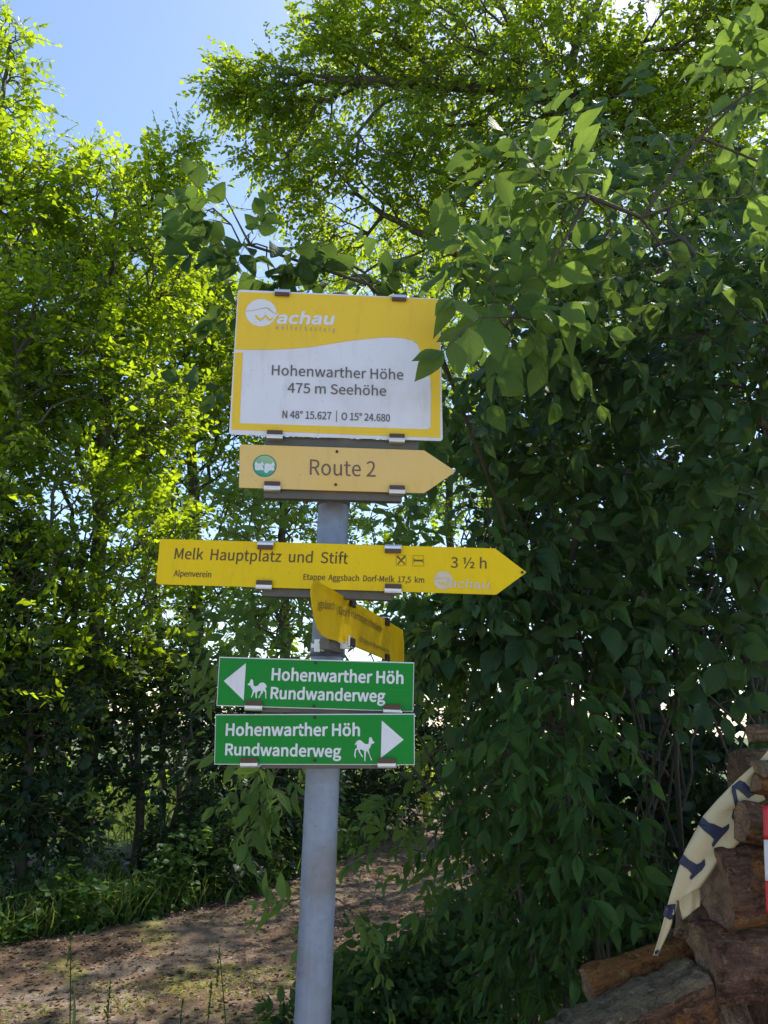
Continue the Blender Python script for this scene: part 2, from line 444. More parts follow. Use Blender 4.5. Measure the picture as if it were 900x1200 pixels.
M['ground'] = t.fin(t.bsdf(Base_Color=col, Roughness=.95, Normal=t.bump(t.math('ADD', n_b, n_c), .6, .03)))
o = link('ground', mesh_from('ground', V, Fq, np.full(len(ii), 4), M['ground'], True), None, 'structure')

# ---- path sheet
def path_pt(s):
    s = np.clip(s, 0, len(PATH) - 1.001); i = int(s); tt = s - i
    p0, p1, p2, p3 = PATH[max(i - 1, 0)], PATH[i], PATH[i + 1], PATH[min(i + 2, len(PATH) - 1)]
    return .5 * (2 * p1 + (p2 - p0) * tt + (2 * p0 - 5 * p1 + 4 * p2 - p3) * tt ** 2 + (3 * p1 - p0 - 3 * p2 + p3) * tt ** 3)
V, nu, nv = [], 180, 17
for i in range(nu):
    s_ = i / (nu - 1) * (len(PATH) - 1.01); p = path_pt(s_); q = path_pt(s_ + .02); dd = q - p; dd /= np.linalg.norm(dd) + 1e-9
    nrm = np.array([-dd[1], dd[0]])
    wl = 1.0 + .28 * noise.noise(Vector((s_ * 2.3, 0, 0))) + .10 * noise.noise(Vector((s_ * 11, 3, 0))); wr = 1.75 + .3 * noise.noise(Vector((s_ * 2.1, 9, 0))) + .1 * noise.noise(Vector((s_ * 9, 6, 0)))
    for k in range(nv):
        f = k / (nv - 1); off = -wr + (wl + wr) * f; x, y = p + nrm * off
        z = float(height(x, y)) + .012 - (.03 if k in (0, nv - 1) else 0) + .012 * noise.noise(Vector((x * 2, y * 2, 0)))
        V.append((x, y, z))
ii = np.arange((nu - 1) * (nv - 1)); r_ = ii // (nv - 1); c_ = ii % (nv - 1); a_ = r_ * nv + c_
Fq = np.stack([a_, a_ + nv, a_ + nv + 1, a_ + 1], 1).ravel()
t = NT('gravel and litter path'); pos_ = t.coord('Object')
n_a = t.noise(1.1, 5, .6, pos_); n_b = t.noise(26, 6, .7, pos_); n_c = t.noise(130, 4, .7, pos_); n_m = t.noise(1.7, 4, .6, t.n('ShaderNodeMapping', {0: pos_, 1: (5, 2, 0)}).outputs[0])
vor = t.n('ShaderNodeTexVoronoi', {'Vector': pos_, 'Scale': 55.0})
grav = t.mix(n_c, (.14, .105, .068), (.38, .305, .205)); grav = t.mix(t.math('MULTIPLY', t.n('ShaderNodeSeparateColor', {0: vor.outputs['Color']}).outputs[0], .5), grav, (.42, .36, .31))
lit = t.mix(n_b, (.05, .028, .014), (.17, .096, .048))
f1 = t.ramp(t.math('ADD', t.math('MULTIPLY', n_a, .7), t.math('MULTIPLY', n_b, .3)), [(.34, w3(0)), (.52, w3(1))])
dn = t.n('ShaderNodeVectorMath', {0: pos_, 1: (-1.1, 4.5, 0)}, operation='DISTANCE').outputs['Value']  # paler gravel around this point paints the sunlit patch into the colour
off_sun = t.n('ShaderNodeSeparateColor', {0: t.ramp(t.math('ADD', t.math('MULTIPLY', dn, .4), t.math('MULTIPLY', n_a, .3)), [(.45, w3(0)), (.75, w3(.8))])}).outputs[0]
col = t.mix(t.math('MAXIMUM', t.n('ShaderNodeSeparateColor', {0: f1}).outputs[0], off_sun), grav, lit)
mm = t.ramp(t.math('ADD', t.math('MULTIPLY', n_m, .75), t.math('MULTIPLY', n_b, .25)), [(.54, w3(0)), (.64, w3(.75))])
col = t.mix(t.n('ShaderNodeSeparateColor', {0: mm}).outputs[0], col, (.21, .20, .035))
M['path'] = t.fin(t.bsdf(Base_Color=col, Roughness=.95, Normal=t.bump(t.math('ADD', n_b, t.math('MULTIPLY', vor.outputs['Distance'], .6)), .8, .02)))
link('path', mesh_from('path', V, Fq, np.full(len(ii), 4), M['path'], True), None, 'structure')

# ---- litter, pebbles, moss tufts lying on the path
def on_path(n, wl=1.5, smin=1.5, smax=8.6):
    s = rng.uniform(smin, smax, n); out = []
    for q in s:
        p = path_pt(q); r = path_pt(q + .02) - p; r /= np.linalg.norm(r) + 1e-9
        o_ = rng.uniform(-1.7, 1.25) ; x, y = p + np.array([-r[1], r[0]]) * o_
        out.append((x, y))
    o_ = np.array(out); return np.column_stack([o_, height(o_[:, 0], o_[:, 1]) + .016])
lp = on_path(24000); n_ = len(lp)
me = leaf_mesh('leaf_litter', lp, np.column_stack([rng.normal(size=(n_, 2)), rng.normal(size=n_) * .15]), np.column_stack([rng.normal(size=(n_, 2)) * .35, np.ones(n_)]), rng.uniform(.018, .05, n_), T_FAR, M['litter'])
tag(link('leaf_litter', me, None, 'stuff'), 'brown dry leaf litter scattered over the shaded woodland path', 'leaf litter')
t = NT('pebble'); M['pebble'] = t.fin(t.bsdf(Base_Color=t.mix(t.n('ShaderNodeNewGeometry').outputs['Random Per Island'], (.12, .095, .075), (.30, .25, .21)), Roughness=.9))
OC = (np.array([(1, 0, 0), (0, 1, 0), (-1, 0, 0), (0, -1, 0), (0, 0, .6), (0, 0, -.4)], float), np.array([0, 1, 4, 1, 2, 4, 2, 3, 4, 3, 0, 4]), np.array([3] * 4), np.zeros((6, 2)))
lp = on_path(6000); lp[:, 2] -= .003; n_ = len(lp)
me = leaf_mesh('pebbles', lp, np.column_stack([rng.normal(size=(n_, 2)), np.zeros(n_)]), np.tile([0, 0, 1.], (n_, 1)), rng.uniform(.004, .013, n_), [OC], M['pebble'])
tag(link('gravel', me, None, 'stuff'), 'small pale pebbles strewn over the brown path', 'gravel')
# moss / short yellow grass patches
mp = []
for cx, cy, rr, k in ((-1.15, 4.95, .38, 900), (-1.8, 4.6, .3, 450), (-.75, 5.35, .28, 350), (-2.3, 4.2, .3, 400), (-1.5, 4.35, .25, 200)):
    a = rng.uniform(0, 2 * pi, k); r = rr * rng.random(k) ** .6 * (1 + .3 * np.sin(a * 3)); mp.append(np.column_stack([cx + r * np.cos(a) * 1.5, cy + r * np.sin(a) * .8]))
mp = np.concatenate(mp); n_ = len(mp); mp = np.column_stack([mp, height(mp[:, 0], mp[:, 1]) + .008])
me = leaf_mesh('moss', mp, np.column_stack([rng.normal(size=(n_, 2)) * .9, np.full(n_, .8)]), rng.normal(size=(n_, 3)), rng.uniform(.010, .026, n_), T_FAR, M['moss'])
tag(link('moss', me, None, 'stuff'), 'yellow green moss patches on the sunlit gravel path', 'moss')

# ---- verge: herbs and grass on both sides of the path
def verge(n, side, w, smin, smax):
    s = rng.uniform(smin, smax, n); out = []
    for q in s:
        p = path_pt(q); r = path_pt(q + .02) - p; r /= np.linalg.norm(r) + 1e-9
        e = .95 if side > 0 else 1.7
        o_ = (e + abs(rng.normal()) * w) * side; out.append(p + np.array([-r[1], r[0]]) * o_)
    o_ = np.array(out); return np.column_stack([o_, height(o_[:, 0], o_[:, 1])])
b1 = verge(9000, 1, .5, 1.0, 7.2)
me = leaf_mesh('grass', b1, np.column_stack([rng.normal(size=(len(b1), 2)) * .35, np.ones(len(b1))]), rng.normal(size=(len(b1), 3)) * [1, 1, .1], rng.uniform(.10, .34, len(b1)), T_BLADE, M['grass'], True)
tag(link('grass', me, None, 'stuff'), 'long green grass growing along the far edge of the path', 'grass')
hb = verge(4200, 1, .6, 1.0, 7.0); hb[:, 2] += rng.random(len(hb)) ** 1.5 * np.array([max(.12, .38 + .55 * noise.noise(Vector((q[0] * 1.6, q[1] * 1.6, 0)))) for q in hb])
k_ = 6; hp = np.repeat(hb, k_, 0) + rng.normal(size=(len(hb) * k_, 3)) * [.05, .05, .03]; n_ = len(hp); hp[:, 2] = np.maximum(hp[:, 2], .03)
me = leaf_mesh('herbs', hp, np.column_stack([rng.normal(size=(n_, 2)), rng.normal(size=n_) * .25 - .1]), np.column_stack([rng.normal(size=(n_, 2)) * .45 + [0, -.3], np.ones(n_)]), rng.uniform(.035, .095, n_), T_SM, M['herb'], True)
tag(link('ground_cover', me, None, 'stuff'), 'leafy herbs and nettles massed under the hedge beyond the path', 'ground cover')
b2 = np.column_stack([rng.uniform(-1.9, .25, 160), rng.uniform(2.7, 3.7, 160)]); b2 = np.column_stack([b2, height(b2[:, 0], b2[:, 1])])
b3 = verge(2500, -1, .45, 3.2, 7.5); b2 = np.concatenate([b2, b3])
me = leaf_mesh('grass', b2, np.column_stack([rng.normal(size=(len(b2), 2)) * .3, np.ones(len(b2))]), rng.normal(size=(len(b2), 3)) * [1, 1, .1], rng.uniform(.08, .30, len(b2)), T_BLADE, M['grass'], True)
tag(link('grass', me, None, 'stuff'), 'sparse grass tufts on the near side of the path', 'grass')
# sunlit meadow beyond the hedge
md = np.column_stack([rng.uniform(-9, 4, 16000), rng.uniform(9.6, 16, 16000)]); md = md[path_d(md[:, 0], md[:, 1]) > 1.4]
md = np.column_stack([md, height(md[:, 0], md[:, 1])])
me = leaf_mesh('meadow', md, np.column_stack([rng.normal(size=(len(md), 2)) * .4, np.ones(len(md))]), rng.normal(size=(len(md), 3)) * [1, 1, .1], rng.uniform(.2, .6, len(md)), T_BLADE, M['grass'], True)
tag(link('meadow_grass', me, None, 'stuff'), 'tall sunlit meadow grass seen through the hedge trunks', 'meadow')

# ================================================================== TREES (far to near)
# sunlit hedge on the left, beyond the path
K = dict(mat='leaf_far', leaf=.092, L=.42, nl=12, droop=.25, face=(0, -.5, 1), cat='tree', tmpls=T_FAR + T_SM[:1], dens=2.0, clump=-.24, rexp=.40, r0=.0042)
plant('hedge_tree', 'tall light green tree at the left edge, rising highest into the sky', base=G(-60, 6.6), stems=[[G(-60, 6.6), Pt(-40, 700, 6.8), Pt(-20, 300, 7), Pt(10, 60, 7.1)]],
      blobs=[E(0, 95, 7.1, 28, 90, .6, 130), E(0, 235, 7.1, 85, 100, .8, 320), E(20, 400, 7, 130, 130, .9, 420), E(0, 600, 6.9, 120, 120, .9, 300), E(-10, 780, 6.8, 110, 100, .8, 190), E(-80, 450, 6.8, 140, 300, 1.2, 300)], **K)
plant('hedge_tree', 'left hedge tree with a thin straight dark trunk and a twig reaching into the sky', base=G(95, 7.4), stems=[[G(95, 7.4), Pt(108, 860, 7.5), Pt(116, 600, 7.7), Pt(128, 380, 7.8), Pt(135, 230, 7.9)], [G(60, 7.5), Pt(66, 880, 7.5), Pt(84, 760, 7.5), Pt(95, 640, 7.6)]],
      blobs=[E(120, 260, 7.9, 55, 85, .7, 230), E(195, 215, 7.4, 45, 42, .3, 60), E(213, 172, 7.4, 16, 16, .1, 9), E(150, 330, 7.8, 80, 90, .8, 260), E(110, 470, 7.8, 120, 110, .9, 420), E(120, 640, 7.6, 120, 90, .8, 230), E(110, 780, 7.5, 100, 90, .7, 130)], **K)
K2 = dict(K, mat='leaf_far', leaf=.088)
plant('hedge_tree', 'rounded yellow green sunlit tree behind the left side of the signs', base=G(225, 9.4), stems=[[G(225, 9.4), Pt(232, 800, 9.5), Pt(225, 560, 9.7), Pt(215, 380, 9.8)], [G(200, 9.3), Pt(190, 820, 9.4), Pt(180, 650, 9.5)]],
      blobs=[E(215, 350, 9.8, 55, 65, .9, 320), E(245, 420, 9.8, 80, 90, 1.0, 420), E(215, 540, 9.7, 100, 90, 1.0, 380), E(225, 690, 9.5, 110, 80, .9, 190), E(220, 800, 9.5, 100, 60, .9, 90)], **K2)
plant('hedge_tree', 'slim hedge tree showing between the round post and the left sign ends', base=G(330, 10.2), stems=[[G(330, 10.2), Pt(335, 800, 10.3), Pt(330, 560, 10.5), Pt(340, 330, 10.6)]],
      blobs=[E(330, 420, 10.6, 90, 110, 1, 300), E(350, 590, 10.5, 80, 90, 1, 260), E(310, 700, 10.3, 90, 60, 1, 160), E(360, 820, 10.2, 80, 60, .9, 90)], **K2)
plant('hedge_tree', 'pale sunlit tree in the gap between the signs and the dark right-hand shrubs', base=G(520, 12.5), stems=[[G(540, 12.5), Pt(535, 800, 12.6), Pt(525, 550, 12.8), Pt(500, 300, 13)], [G(500, 12.5), Pt(490, 820, 12.6), Pt(470, 650, 12.7)]],
      blobs=[E(480, 330, 13, 110, 80, 1.1, 380), E(500, 480, 12.8, 100, 100, 1.1, 330), E(560, 590, 12.6, 90, 80, 1, 240), E(480, 680, 12.6, 90, 70, 1, 130), E(500, 905, 12.4, 60, 40, .8, 70)], **dict(K2, leaf=.105))
# low dark shrubs under the hedge
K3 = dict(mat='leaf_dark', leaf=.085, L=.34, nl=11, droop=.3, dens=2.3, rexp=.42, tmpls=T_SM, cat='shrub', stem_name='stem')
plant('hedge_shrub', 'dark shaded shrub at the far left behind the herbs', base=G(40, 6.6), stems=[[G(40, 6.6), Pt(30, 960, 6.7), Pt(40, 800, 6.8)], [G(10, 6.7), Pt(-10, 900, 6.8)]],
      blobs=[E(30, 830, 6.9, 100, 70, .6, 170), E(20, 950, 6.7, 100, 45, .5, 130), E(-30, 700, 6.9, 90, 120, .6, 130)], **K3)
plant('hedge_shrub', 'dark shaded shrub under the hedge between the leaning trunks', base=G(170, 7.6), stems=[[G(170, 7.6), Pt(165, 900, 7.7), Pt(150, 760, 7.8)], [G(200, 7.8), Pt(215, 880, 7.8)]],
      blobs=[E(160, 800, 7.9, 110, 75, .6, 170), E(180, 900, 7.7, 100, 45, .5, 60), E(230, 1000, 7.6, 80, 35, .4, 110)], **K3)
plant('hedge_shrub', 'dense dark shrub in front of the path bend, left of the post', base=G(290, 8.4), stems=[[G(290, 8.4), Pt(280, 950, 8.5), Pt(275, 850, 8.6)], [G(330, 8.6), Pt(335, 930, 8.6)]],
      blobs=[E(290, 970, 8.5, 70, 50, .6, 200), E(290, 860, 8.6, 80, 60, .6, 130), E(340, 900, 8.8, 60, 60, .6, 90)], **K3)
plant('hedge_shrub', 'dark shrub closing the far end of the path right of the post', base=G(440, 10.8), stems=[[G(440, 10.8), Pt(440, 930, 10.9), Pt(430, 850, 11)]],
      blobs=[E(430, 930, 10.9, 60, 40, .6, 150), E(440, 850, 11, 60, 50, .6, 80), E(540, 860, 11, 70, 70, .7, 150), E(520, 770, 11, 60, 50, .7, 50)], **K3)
# sunlit shrubs in the meadow
plant('meadow_shrub', 'bright sunlit shrub glimpsed between the dark left trunks', 'shrub', G(170, 12.5), [[G(170, 12.5), Pt(170, 900, 12.5)]],
      [E(190, 940, 12.5, 100, 34, 1.0, 240), E(50, 915, 12.5, 80, 42, 1, 200), E(330, 920, 13, 80, 40, 1, 160)], 'leaf_far', .08, L=.35, nl=10, stem_name='stem')
plant('meadow_shrub', 'bright yellow green shrub lit by sun beyond the end of the path', 'shrub', G(500, 15), [[G(500, 15), Pt(500, 880, 15)]],
      [E(490, 895, 15, 60, 32, 1.0, 170)], 'leaf_far', .09, L=.35, nl=10, stem_name='stem')

# overhanging tree, upper right
bt = G(900, 6.6)
plant('overhanging_tree', 'large tree whose small-leaved boughs hang over the signs from the upper right', 'tree', bt,
      [[bt, Pt(890, 700, 6.6), Pt(860, 400, 6.8), Pt(760, 190, 7.0), Pt(690, 120, 7.1), Pt(600, 30, 7.2), Pt(520, -120, 7.4)],
       [Pt(860, 400, 6.8), Pt(700, 345, 7.2), Pt(540, 300, 7.5), Pt(450, 250, 7.6), Pt(380, 190, 7.7)],
       [Pt(690, 120, 7.1), Pt(560, 100, 7.4), Pt(430, 95, 7.5), Pt(330, 85, 7.6)]],
      [E(290, 100, 7.6, 45, 28, .4, 70), E(262, 118, 7.6, 22, 14, .3, 16), E(340, 120, 7.6, 60, 45, .6, 150), E(390, 50, 7.6, 50, 55, .6, 130), E(460, 60, 7.5, 80, 80, .8, 260),
       E(340, 190, 7.6, 60, 35, .4, 80), E(310, 235, 7.7, 40, 14, .3, 26), E(420, 220, 7.6, 80, 60, .7, 210), E(420, 290, 7.7, 70, 26, .5, 70), E(520, 200, 7.5, 80, 120, .8, 250), E(560, 60, 7.2, 100, 90, .9, 330),
       E(680, 110, 7.0, 120, 120, 1, 480), E(800, 120, 6.6, 120, 140, 1, 620), E(880, 40, 6.2, 90, 90, .8, 260), E(860, 300, 6.4, 110, 150, .9, 320), E(640, 290, 7.2, 100, 90, .8, 200), E(600, -110, 7.2, 260, 90, 1.2, 330), E(860, -120, 6.6, 200, 110, 1.2, 250)],  # last two blobs lie out of view above, added to cast shade below
      'leaf_over', .082, L=.36, nl=12, droop=.35, face=(0, -.5, 1), r0=.0030, thr=.010, rexp=.46, dens=2.05, clump=-.20)

bt = (2.6, 10.8, 0)  # added tree, nearly out of sight, placed to dapple the path with shade
plant('shade_tree', 'tall tree added beyond the bend to shade the path, mostly hidden behind the right-hand thicket', 'tree', bt, [[bt, (2.6, 10.8, 3), (2.4, 10.7, 6), (2.2, 10.6, 9)]],
      [(np.array([2.1, 10.6, 4.6]), np.array([1.7, 1.5, 1.6]), 170), (np.array([2.0, 10.4, 7.2]), np.array([2.0, 1.8, 1.8]), 260), (np.array([1.0, 10.2, 8.2]), np.array([1.4, 1.2, 1.2]), 150), (np.array([3.6, 9.5, 7.0]), np.array([1.8, 1.8, 2.2]), 260)],
      'leaf_over', .10, L=.42, nl=11, droop=.3, face=(0, -.4, 1), tmpls=T_FAR, far=True)
# dark mass behind the near right shrubs
bt = G(760, 4.3)
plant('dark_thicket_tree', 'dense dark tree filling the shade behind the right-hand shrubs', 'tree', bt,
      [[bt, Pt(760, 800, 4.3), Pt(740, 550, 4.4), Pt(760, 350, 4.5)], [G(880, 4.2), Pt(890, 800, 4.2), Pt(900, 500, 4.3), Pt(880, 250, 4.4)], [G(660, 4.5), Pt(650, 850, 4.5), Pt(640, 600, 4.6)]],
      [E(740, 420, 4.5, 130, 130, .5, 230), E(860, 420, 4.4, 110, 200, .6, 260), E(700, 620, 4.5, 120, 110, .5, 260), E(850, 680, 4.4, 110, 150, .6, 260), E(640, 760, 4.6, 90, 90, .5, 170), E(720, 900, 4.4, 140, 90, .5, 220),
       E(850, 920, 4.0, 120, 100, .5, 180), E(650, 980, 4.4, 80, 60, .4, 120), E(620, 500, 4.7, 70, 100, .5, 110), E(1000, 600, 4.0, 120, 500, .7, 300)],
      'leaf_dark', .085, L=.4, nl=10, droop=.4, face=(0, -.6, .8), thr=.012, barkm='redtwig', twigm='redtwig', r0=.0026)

# ---- near shrubs with leaves one can pick apart
KN = dict(cat='shrub', tmpls=T_BIG, mode='opp', r0=.0013, barkm='redtwig', twigm='redtwig', thr=.006, stem_name='stem', pick=300, sides=6, rexp=.42)
b = G(700, 2.9)
plant('broad_leaved_shrub', 'dark green broad-leaved shrub right of the yellow arrow sign', base=b, stems=[[b, Pt(690, 950, 2.8), Pt(660, 700, 2.7), Pt(680, 480, 2.7)], [G(780, 2.9), Pt(790, 900, 2.8), Pt(790, 650, 2.7), Pt(810, 430, 2.6)], [G(620, 3.1), Pt(600, 850, 2.9), Pt(560, 650, 2.8)]],
      blobs=[E(640, 560, 2.6, 90, 60, .25, 52), E(610, 680, 2.5, 60, 55, .2, 46), E(710, 470, 2.6, 80, 60, .25, 46), E(760, 600, 2.7, 90, 90, .25, 60), E(570, 500, 2.8, 55, 60, .2, 26), E(700, 720, 2.6, 80, 60, .25, 52), E(800, 740, 2.6, 90, 50, .25, 28), E(860, 640, 2.6, 50, 60, .2, 18), E(550, 740, 2.7, 50, 35, .2, 22)],
      mat='leaf_dogwood', leaf=.088, L=.26, nl=8, droop=.5, ldroop=.55, face=(-.1, -.9, .7), jit=.4, **KN)
b = G(820, 2.2)
plant('broad_leaved_shrub', 'broad-leaved shrub with blue green leaves at the right edge above the firewood', base=b, stems=[[G(960, 2.25), Pt(955, 800, 2.2), Pt(930, 560, 2.1), Pt(870, 420, 2.05), Pt(820, 360, 2.0)], [G(960, 2.2), Pt(950, 700, 2.1), Pt(920, 420, 2.0), Pt(900, 200, 2)]],
      blobs=[E(760, 290, 2.5, 110, 70, .25, 60), E(680, 160, 2.8, 80, 50, .25, 26), E(830, 190, 2.5, 80, 80, .25, 40), E(610, 290, 2.6, 60, 50, .2, 26), E(760, 400, 2.0, 90, 45, .2, 44), E(850, 360, 2.0, 60, 60, .2, 36), E(870, 560, 2.0, 40, 70, .15, 26), E(680, 370, 2.0, 70, 40, .2, 28), E(850, 460, 2.1, 50, 50, .2, 22), E(640, 430, 2.1, 60, 30, .15, 18), E(930, 500, 2.0, 60, 200, .2, 40)],
      mat='leaf_dogwood', leaf=.070, L=.22, nl=8, droop=.45, ldroop=.5, face=(-.15, -.8, .7), jit=.4, **dict(KN, r0=.0009))
b = G(980, 1.7)
bright = plant('broad_leaved_shrub', 'light green large-leaved branches reaching over the big board from the right', base=b, stems=[[b, Pt(980, 700, 1.7), Pt(930, 420, 1.7), Pt(800, 300, 1.65), Pt(690, 230, 1.6), Pt(620, 150, 1.6)], [Pt(690, 230, 1.6), Pt(650, 310, 1.55), Pt(590, 370, 1.5)], [Pt(980, 700, 1.7), Pt(1000, 300, 1.6), Pt(900, 100, 1.55)]],
      blobs=[E(650, 215, 1.6, 50, 52, .10, 22), E(560, 335, 1.5, 45, 30, .1, 16), E(600, 380, 1.5, 50, 22, .1, 12), E(690, 290, 1.65, 55, 35, .12, 11), E(870, 80, 1.5, 30, 70, .1, 11), E(885, 205, 1.5, 22, 34, .1, 5), E(960, 200, 1.8, 60, 220, .2, 24), E(770, 330, 1.7, 40, 20, .08, 4), E(735, 235, 1.75, 22, 14, .06, 3)],
      dens=1.2, mat='leaf_bright', leaf=.076, L=.17, nl=6, droop=.3, ldroop=.45, face=(-.1, -.7, .8), jit=.45, clip=lambda q: ~((project(q)[0] < 556) & (project(q)[1] > 328) & (project(q)[1] < 590)) | ((q[:, 1] < 1.25) & (project(q)[0] > 512) & (project(q)[1] < 435)), **dict(KN, r0=.0009))
# the sprig lying over the right edge of the big board
def sprig(root, stem, leaves, mat):
    bo = root.location; smooth_tube('twig', [Vector(Pt(*q)) - bo for q in stem], [.0022, .0017, .0012, .001][:len(stem)], M[mat[1]], root, 5, 4)
    for i, (bx, by, tx, ty, Y0, Y1, wdt) in enumerate(leaves):
        a = P(bx, by, Y0); b_ = P(tx, ty, Y1); L = (b_ - a).length; d = np.array((b_ - a)[:])[None]; nn = np.array([[.25 * (-1) ** i, -1, .5 - .3 * (i % 3)]])
        x, y, z = frames(d, nn); T = T_BIG[i % 5]
        V = T[0].copy(); V[:, 0] *= wdt; W = L * (V[:, :1] * x + V[:, 1:2] * y + V[:, 2:] * z * .7) + np.array(a - bo)
        link('leaf', mesh_from('leaf', W, T[1], T[2], M[mat[0]], True, T[3]), root)
sprig(bright, [(600, 372, 1.42), (565, 372, 1.30), (540, 390, 1.22), (519, 413, 1.21)],
      [(519, 412, 483, 419, 1.21, 1.19, .75), (520, 414, 485, 440, 1.21, 1.2, .9), (530, 398, 541, 440, 1.215, 1.2, .9), (531, 349, 509, 362, 1.24, 1.22, .9), (530, 352, 514, 384, 1.24, 1.22, .9), (545, 386, 512, 398, 1.23, 1.22, .8), (548, 384, 556, 425, 1.24, 1.22, 1), (562, 372, 528, 352, 1.29, 1.24, 1), (566, 373, 590, 415, 1.3, 1.28, 1)], ('leaf_bright', 'redtwig'))
b = G(660, 2.9)
plant('broad_leaved_shrub', 'round-leaved shrub branch arching above the top edge of the big board', base=b, stems=[[b, Pt(640, 850, 2.8), Pt(590, 600, 2.5), Pt(520, 430, 2.1), Pt(420, 330, 1.88), Pt(300, 285, 1.8), Pt(250, 225, 1.8)]],
      blobs=[E(238, 245, 1.8, 20, 24, .05, 7), E(280, 282, 1.8, 40, 22, .06, 10), E(350, 318, 1.85, 45, 16, .06, 9), E(430, 325, 1.9, 50, 16, .06, 10), E(345, 400, 1.95, 90, 60, .08, 16), E(500, 440, 2.0, 40, 90, .08, 16), E(262, 450, 1.8, 8, 14, .03, 2)],
      mat='leaf_mid', leaf=.064, L=.13, nl=6, droop=.1, ldroop=.15, face=(0, -.8, .5), jit=.5, **dict(KN, tmpls=T_ROUND, r0=.0011))
b = G(700, 2.55)
plant('drooping_shrub', 'shrub with narrow drooping leaves left of the firewood pile', base=b, stems=[[b, Pt(690, 1050, 2.5), Pt(660, 850, 2.5), Pt(640, 780, 2.5)], [G(620, 2.7), Pt(610, 1040, 2.6), Pt(600, 900, 2.6)], [G(760, 2.5), Pt(770, 1000, 2.5), Pt(760, 800, 2.5)]],
      blobs=[E(640, 850, 2.4, 70, 60, .2, 58), E(600, 940, 2.6, 60, 50, .2, 46), E(680, 960, 2.45, 50, 45, .2, 26), E(715, 1030, 2.35, 38, 50, .15, 32), E(640, 1060, 2.6, 70, 50, .2, 62), E(720, 1120, 2.35, 30, 40, .12, 22), E(640, 1150, 2.6, 60, 40, .2, 46), E(760, 890, 2.8, 50, 30, .2, 9), E(745, 1130, 2.7, 40, 60, .15, 40), E(800, 1040, 2.9, 60, 60, .15, 30)],
      clip=lambda q: ~((project(q)[0] > 680) & (project(q)[1] > 1085)) & (project(q)[0] < 772), mat='leaf_low', leaf=.072, L=.22, nl=8, droop=.7, ldroop=.9, face=(-.1, -.9, .45), jit=.4, **dict(KN, tmpls=T_LONG))
b = (-.166, 2.35, 0)
plant('young_shrub', 'light green young shrub twigs hanging around the round post', base=b, stems=[[b, (-.166, 2.35, .9), (-.168, 2.33, 1.35), Pt(345, 890, 2.2)]],
      blobs=[E(305, 905, 2.1, 20, 16, .06, 6), E(328, 935, 2.15, 30, 28, .08, 9), E(338, 1060, 2.2, 16, 14, .06, 3), E(418, 1068, 2.35, 10, 12, .04, 3), E(330, 880, 2.3, 30, 15, .06, 7)],
      mat='leaf_bright', leaf=.058, L=.15, nl=8, droop=.5, ldroop=.6, face=(-.1, -.7, .7), jit=.35, **dict(KN, tmpls=T_LONG))
b = G(650, 3.1)
plant('fine_leaved_shrub', 'fine-leaved shrub between the green signs and the dark shrubs', base=b, stems=[[b, Pt(630, 950, 3.1), Pt(570, 830, 3.0), Pt(520, 740, 2.9)], [Pt(630, 950, 3.1), Pt(560, 960, 3.1), Pt(490, 960, 3.1)]],
      blobs=[E(510, 730, 2.8, 45, 40, .2, 36), E(500, 780, 2.8, 40, 40, .2, 16), E(560, 780, 2.9, 60, 30, .2, 15), E(540, 850, 3.0, 60, 40, .2, 12), E(470, 960, 3.1, 70, 40, .2, 24), E(540, 1010, 3.0, 50, 35, .2, 24)],
      mat='leaf_bright', leaf=.062, L=.18, nl=8, droop=.3, ldroop=.4, face=(-.1, -.6, .8), jit=.45, **dict(KN, tmpls=T_LONG))
b = (-.268, 3.8, 0)
plant('fine_leaved_shrub', 'leafy shrub seen under the left half of the long yellow arrow sign', base=b, stems=[[b, (-.27, 3.8, 1.35), Pt(345, 800, 3.8), Pt(315, 660, 3.8)]],
      blobs=[E(310, 600, 3.8, 45, 40, .2, 24), E(320, 720, 3.7, 50, 38, .2, 46), E(290, 770, 3.7, 50, 35, .2, 22), E(440, 650, 3.9, 30, 40, .2, 16), E(470, 610, 3.9, 40, 40, .2, 22), E(340, 860, 3.8, 40, 30, .2, 16)],
      mat='leaf_bright', leaf=.078, L=.22, nl=8, droop=.3, ldroop=.35, face=(-.1, -.6, .8), jit=.45, **dict(KN, tmpls=T_LONG))
for px, Y, lab, blobs in (
    (470, 3.3, 'low leafy bush at the foot of the post on its right', [E(440, 1150, 3.3, 45, 35, .15, 46), E(500, 1130, 3.4, 45, 40, .15, 50), E(480, 1190, 3.2, 70, 30, .15, 60)]),
    (580, 3.4, 'low bush beside the path in front of the drooping shrub', [E(560, 1100, 3.6, 50, 35, .15, 60), E(600, 1150, 3.4, 50, 45, .15, 70), E(540, 1190, 3.2, 50, 30, .15, 40)]),
    (770, 3.7, 'low bush in the shade just behind the lowest logs on the left of the pile', [E(740, 1090, 3.7, 70, 45, .3, 120), E(800, 1080, 3.6, 60, 50, .3, 90)]),
    (340, 3.4, 'small low bush at the bottom edge just left of the post', [E(330, 1195, 3.3, 14, 12, .08, 12), E(400, 1190, 3.3, 25, 25, .1, 24)])):
    b = G(px, Y)
    plant('low_bush', lab, base=b, stems=[[b, (b[0], b[1], .22)], [(b[0] + .1, b[1], 0), (b[0] + .18, b[1], .2)]], blobs=blobs, dens=1.9, mat='leaf_mid', leaf=.050, L=.14, nl=8, droop=.2, ldroop=.35, face=(-.1, -.6, .9), jit=.45, **dict(KN, pick=220))
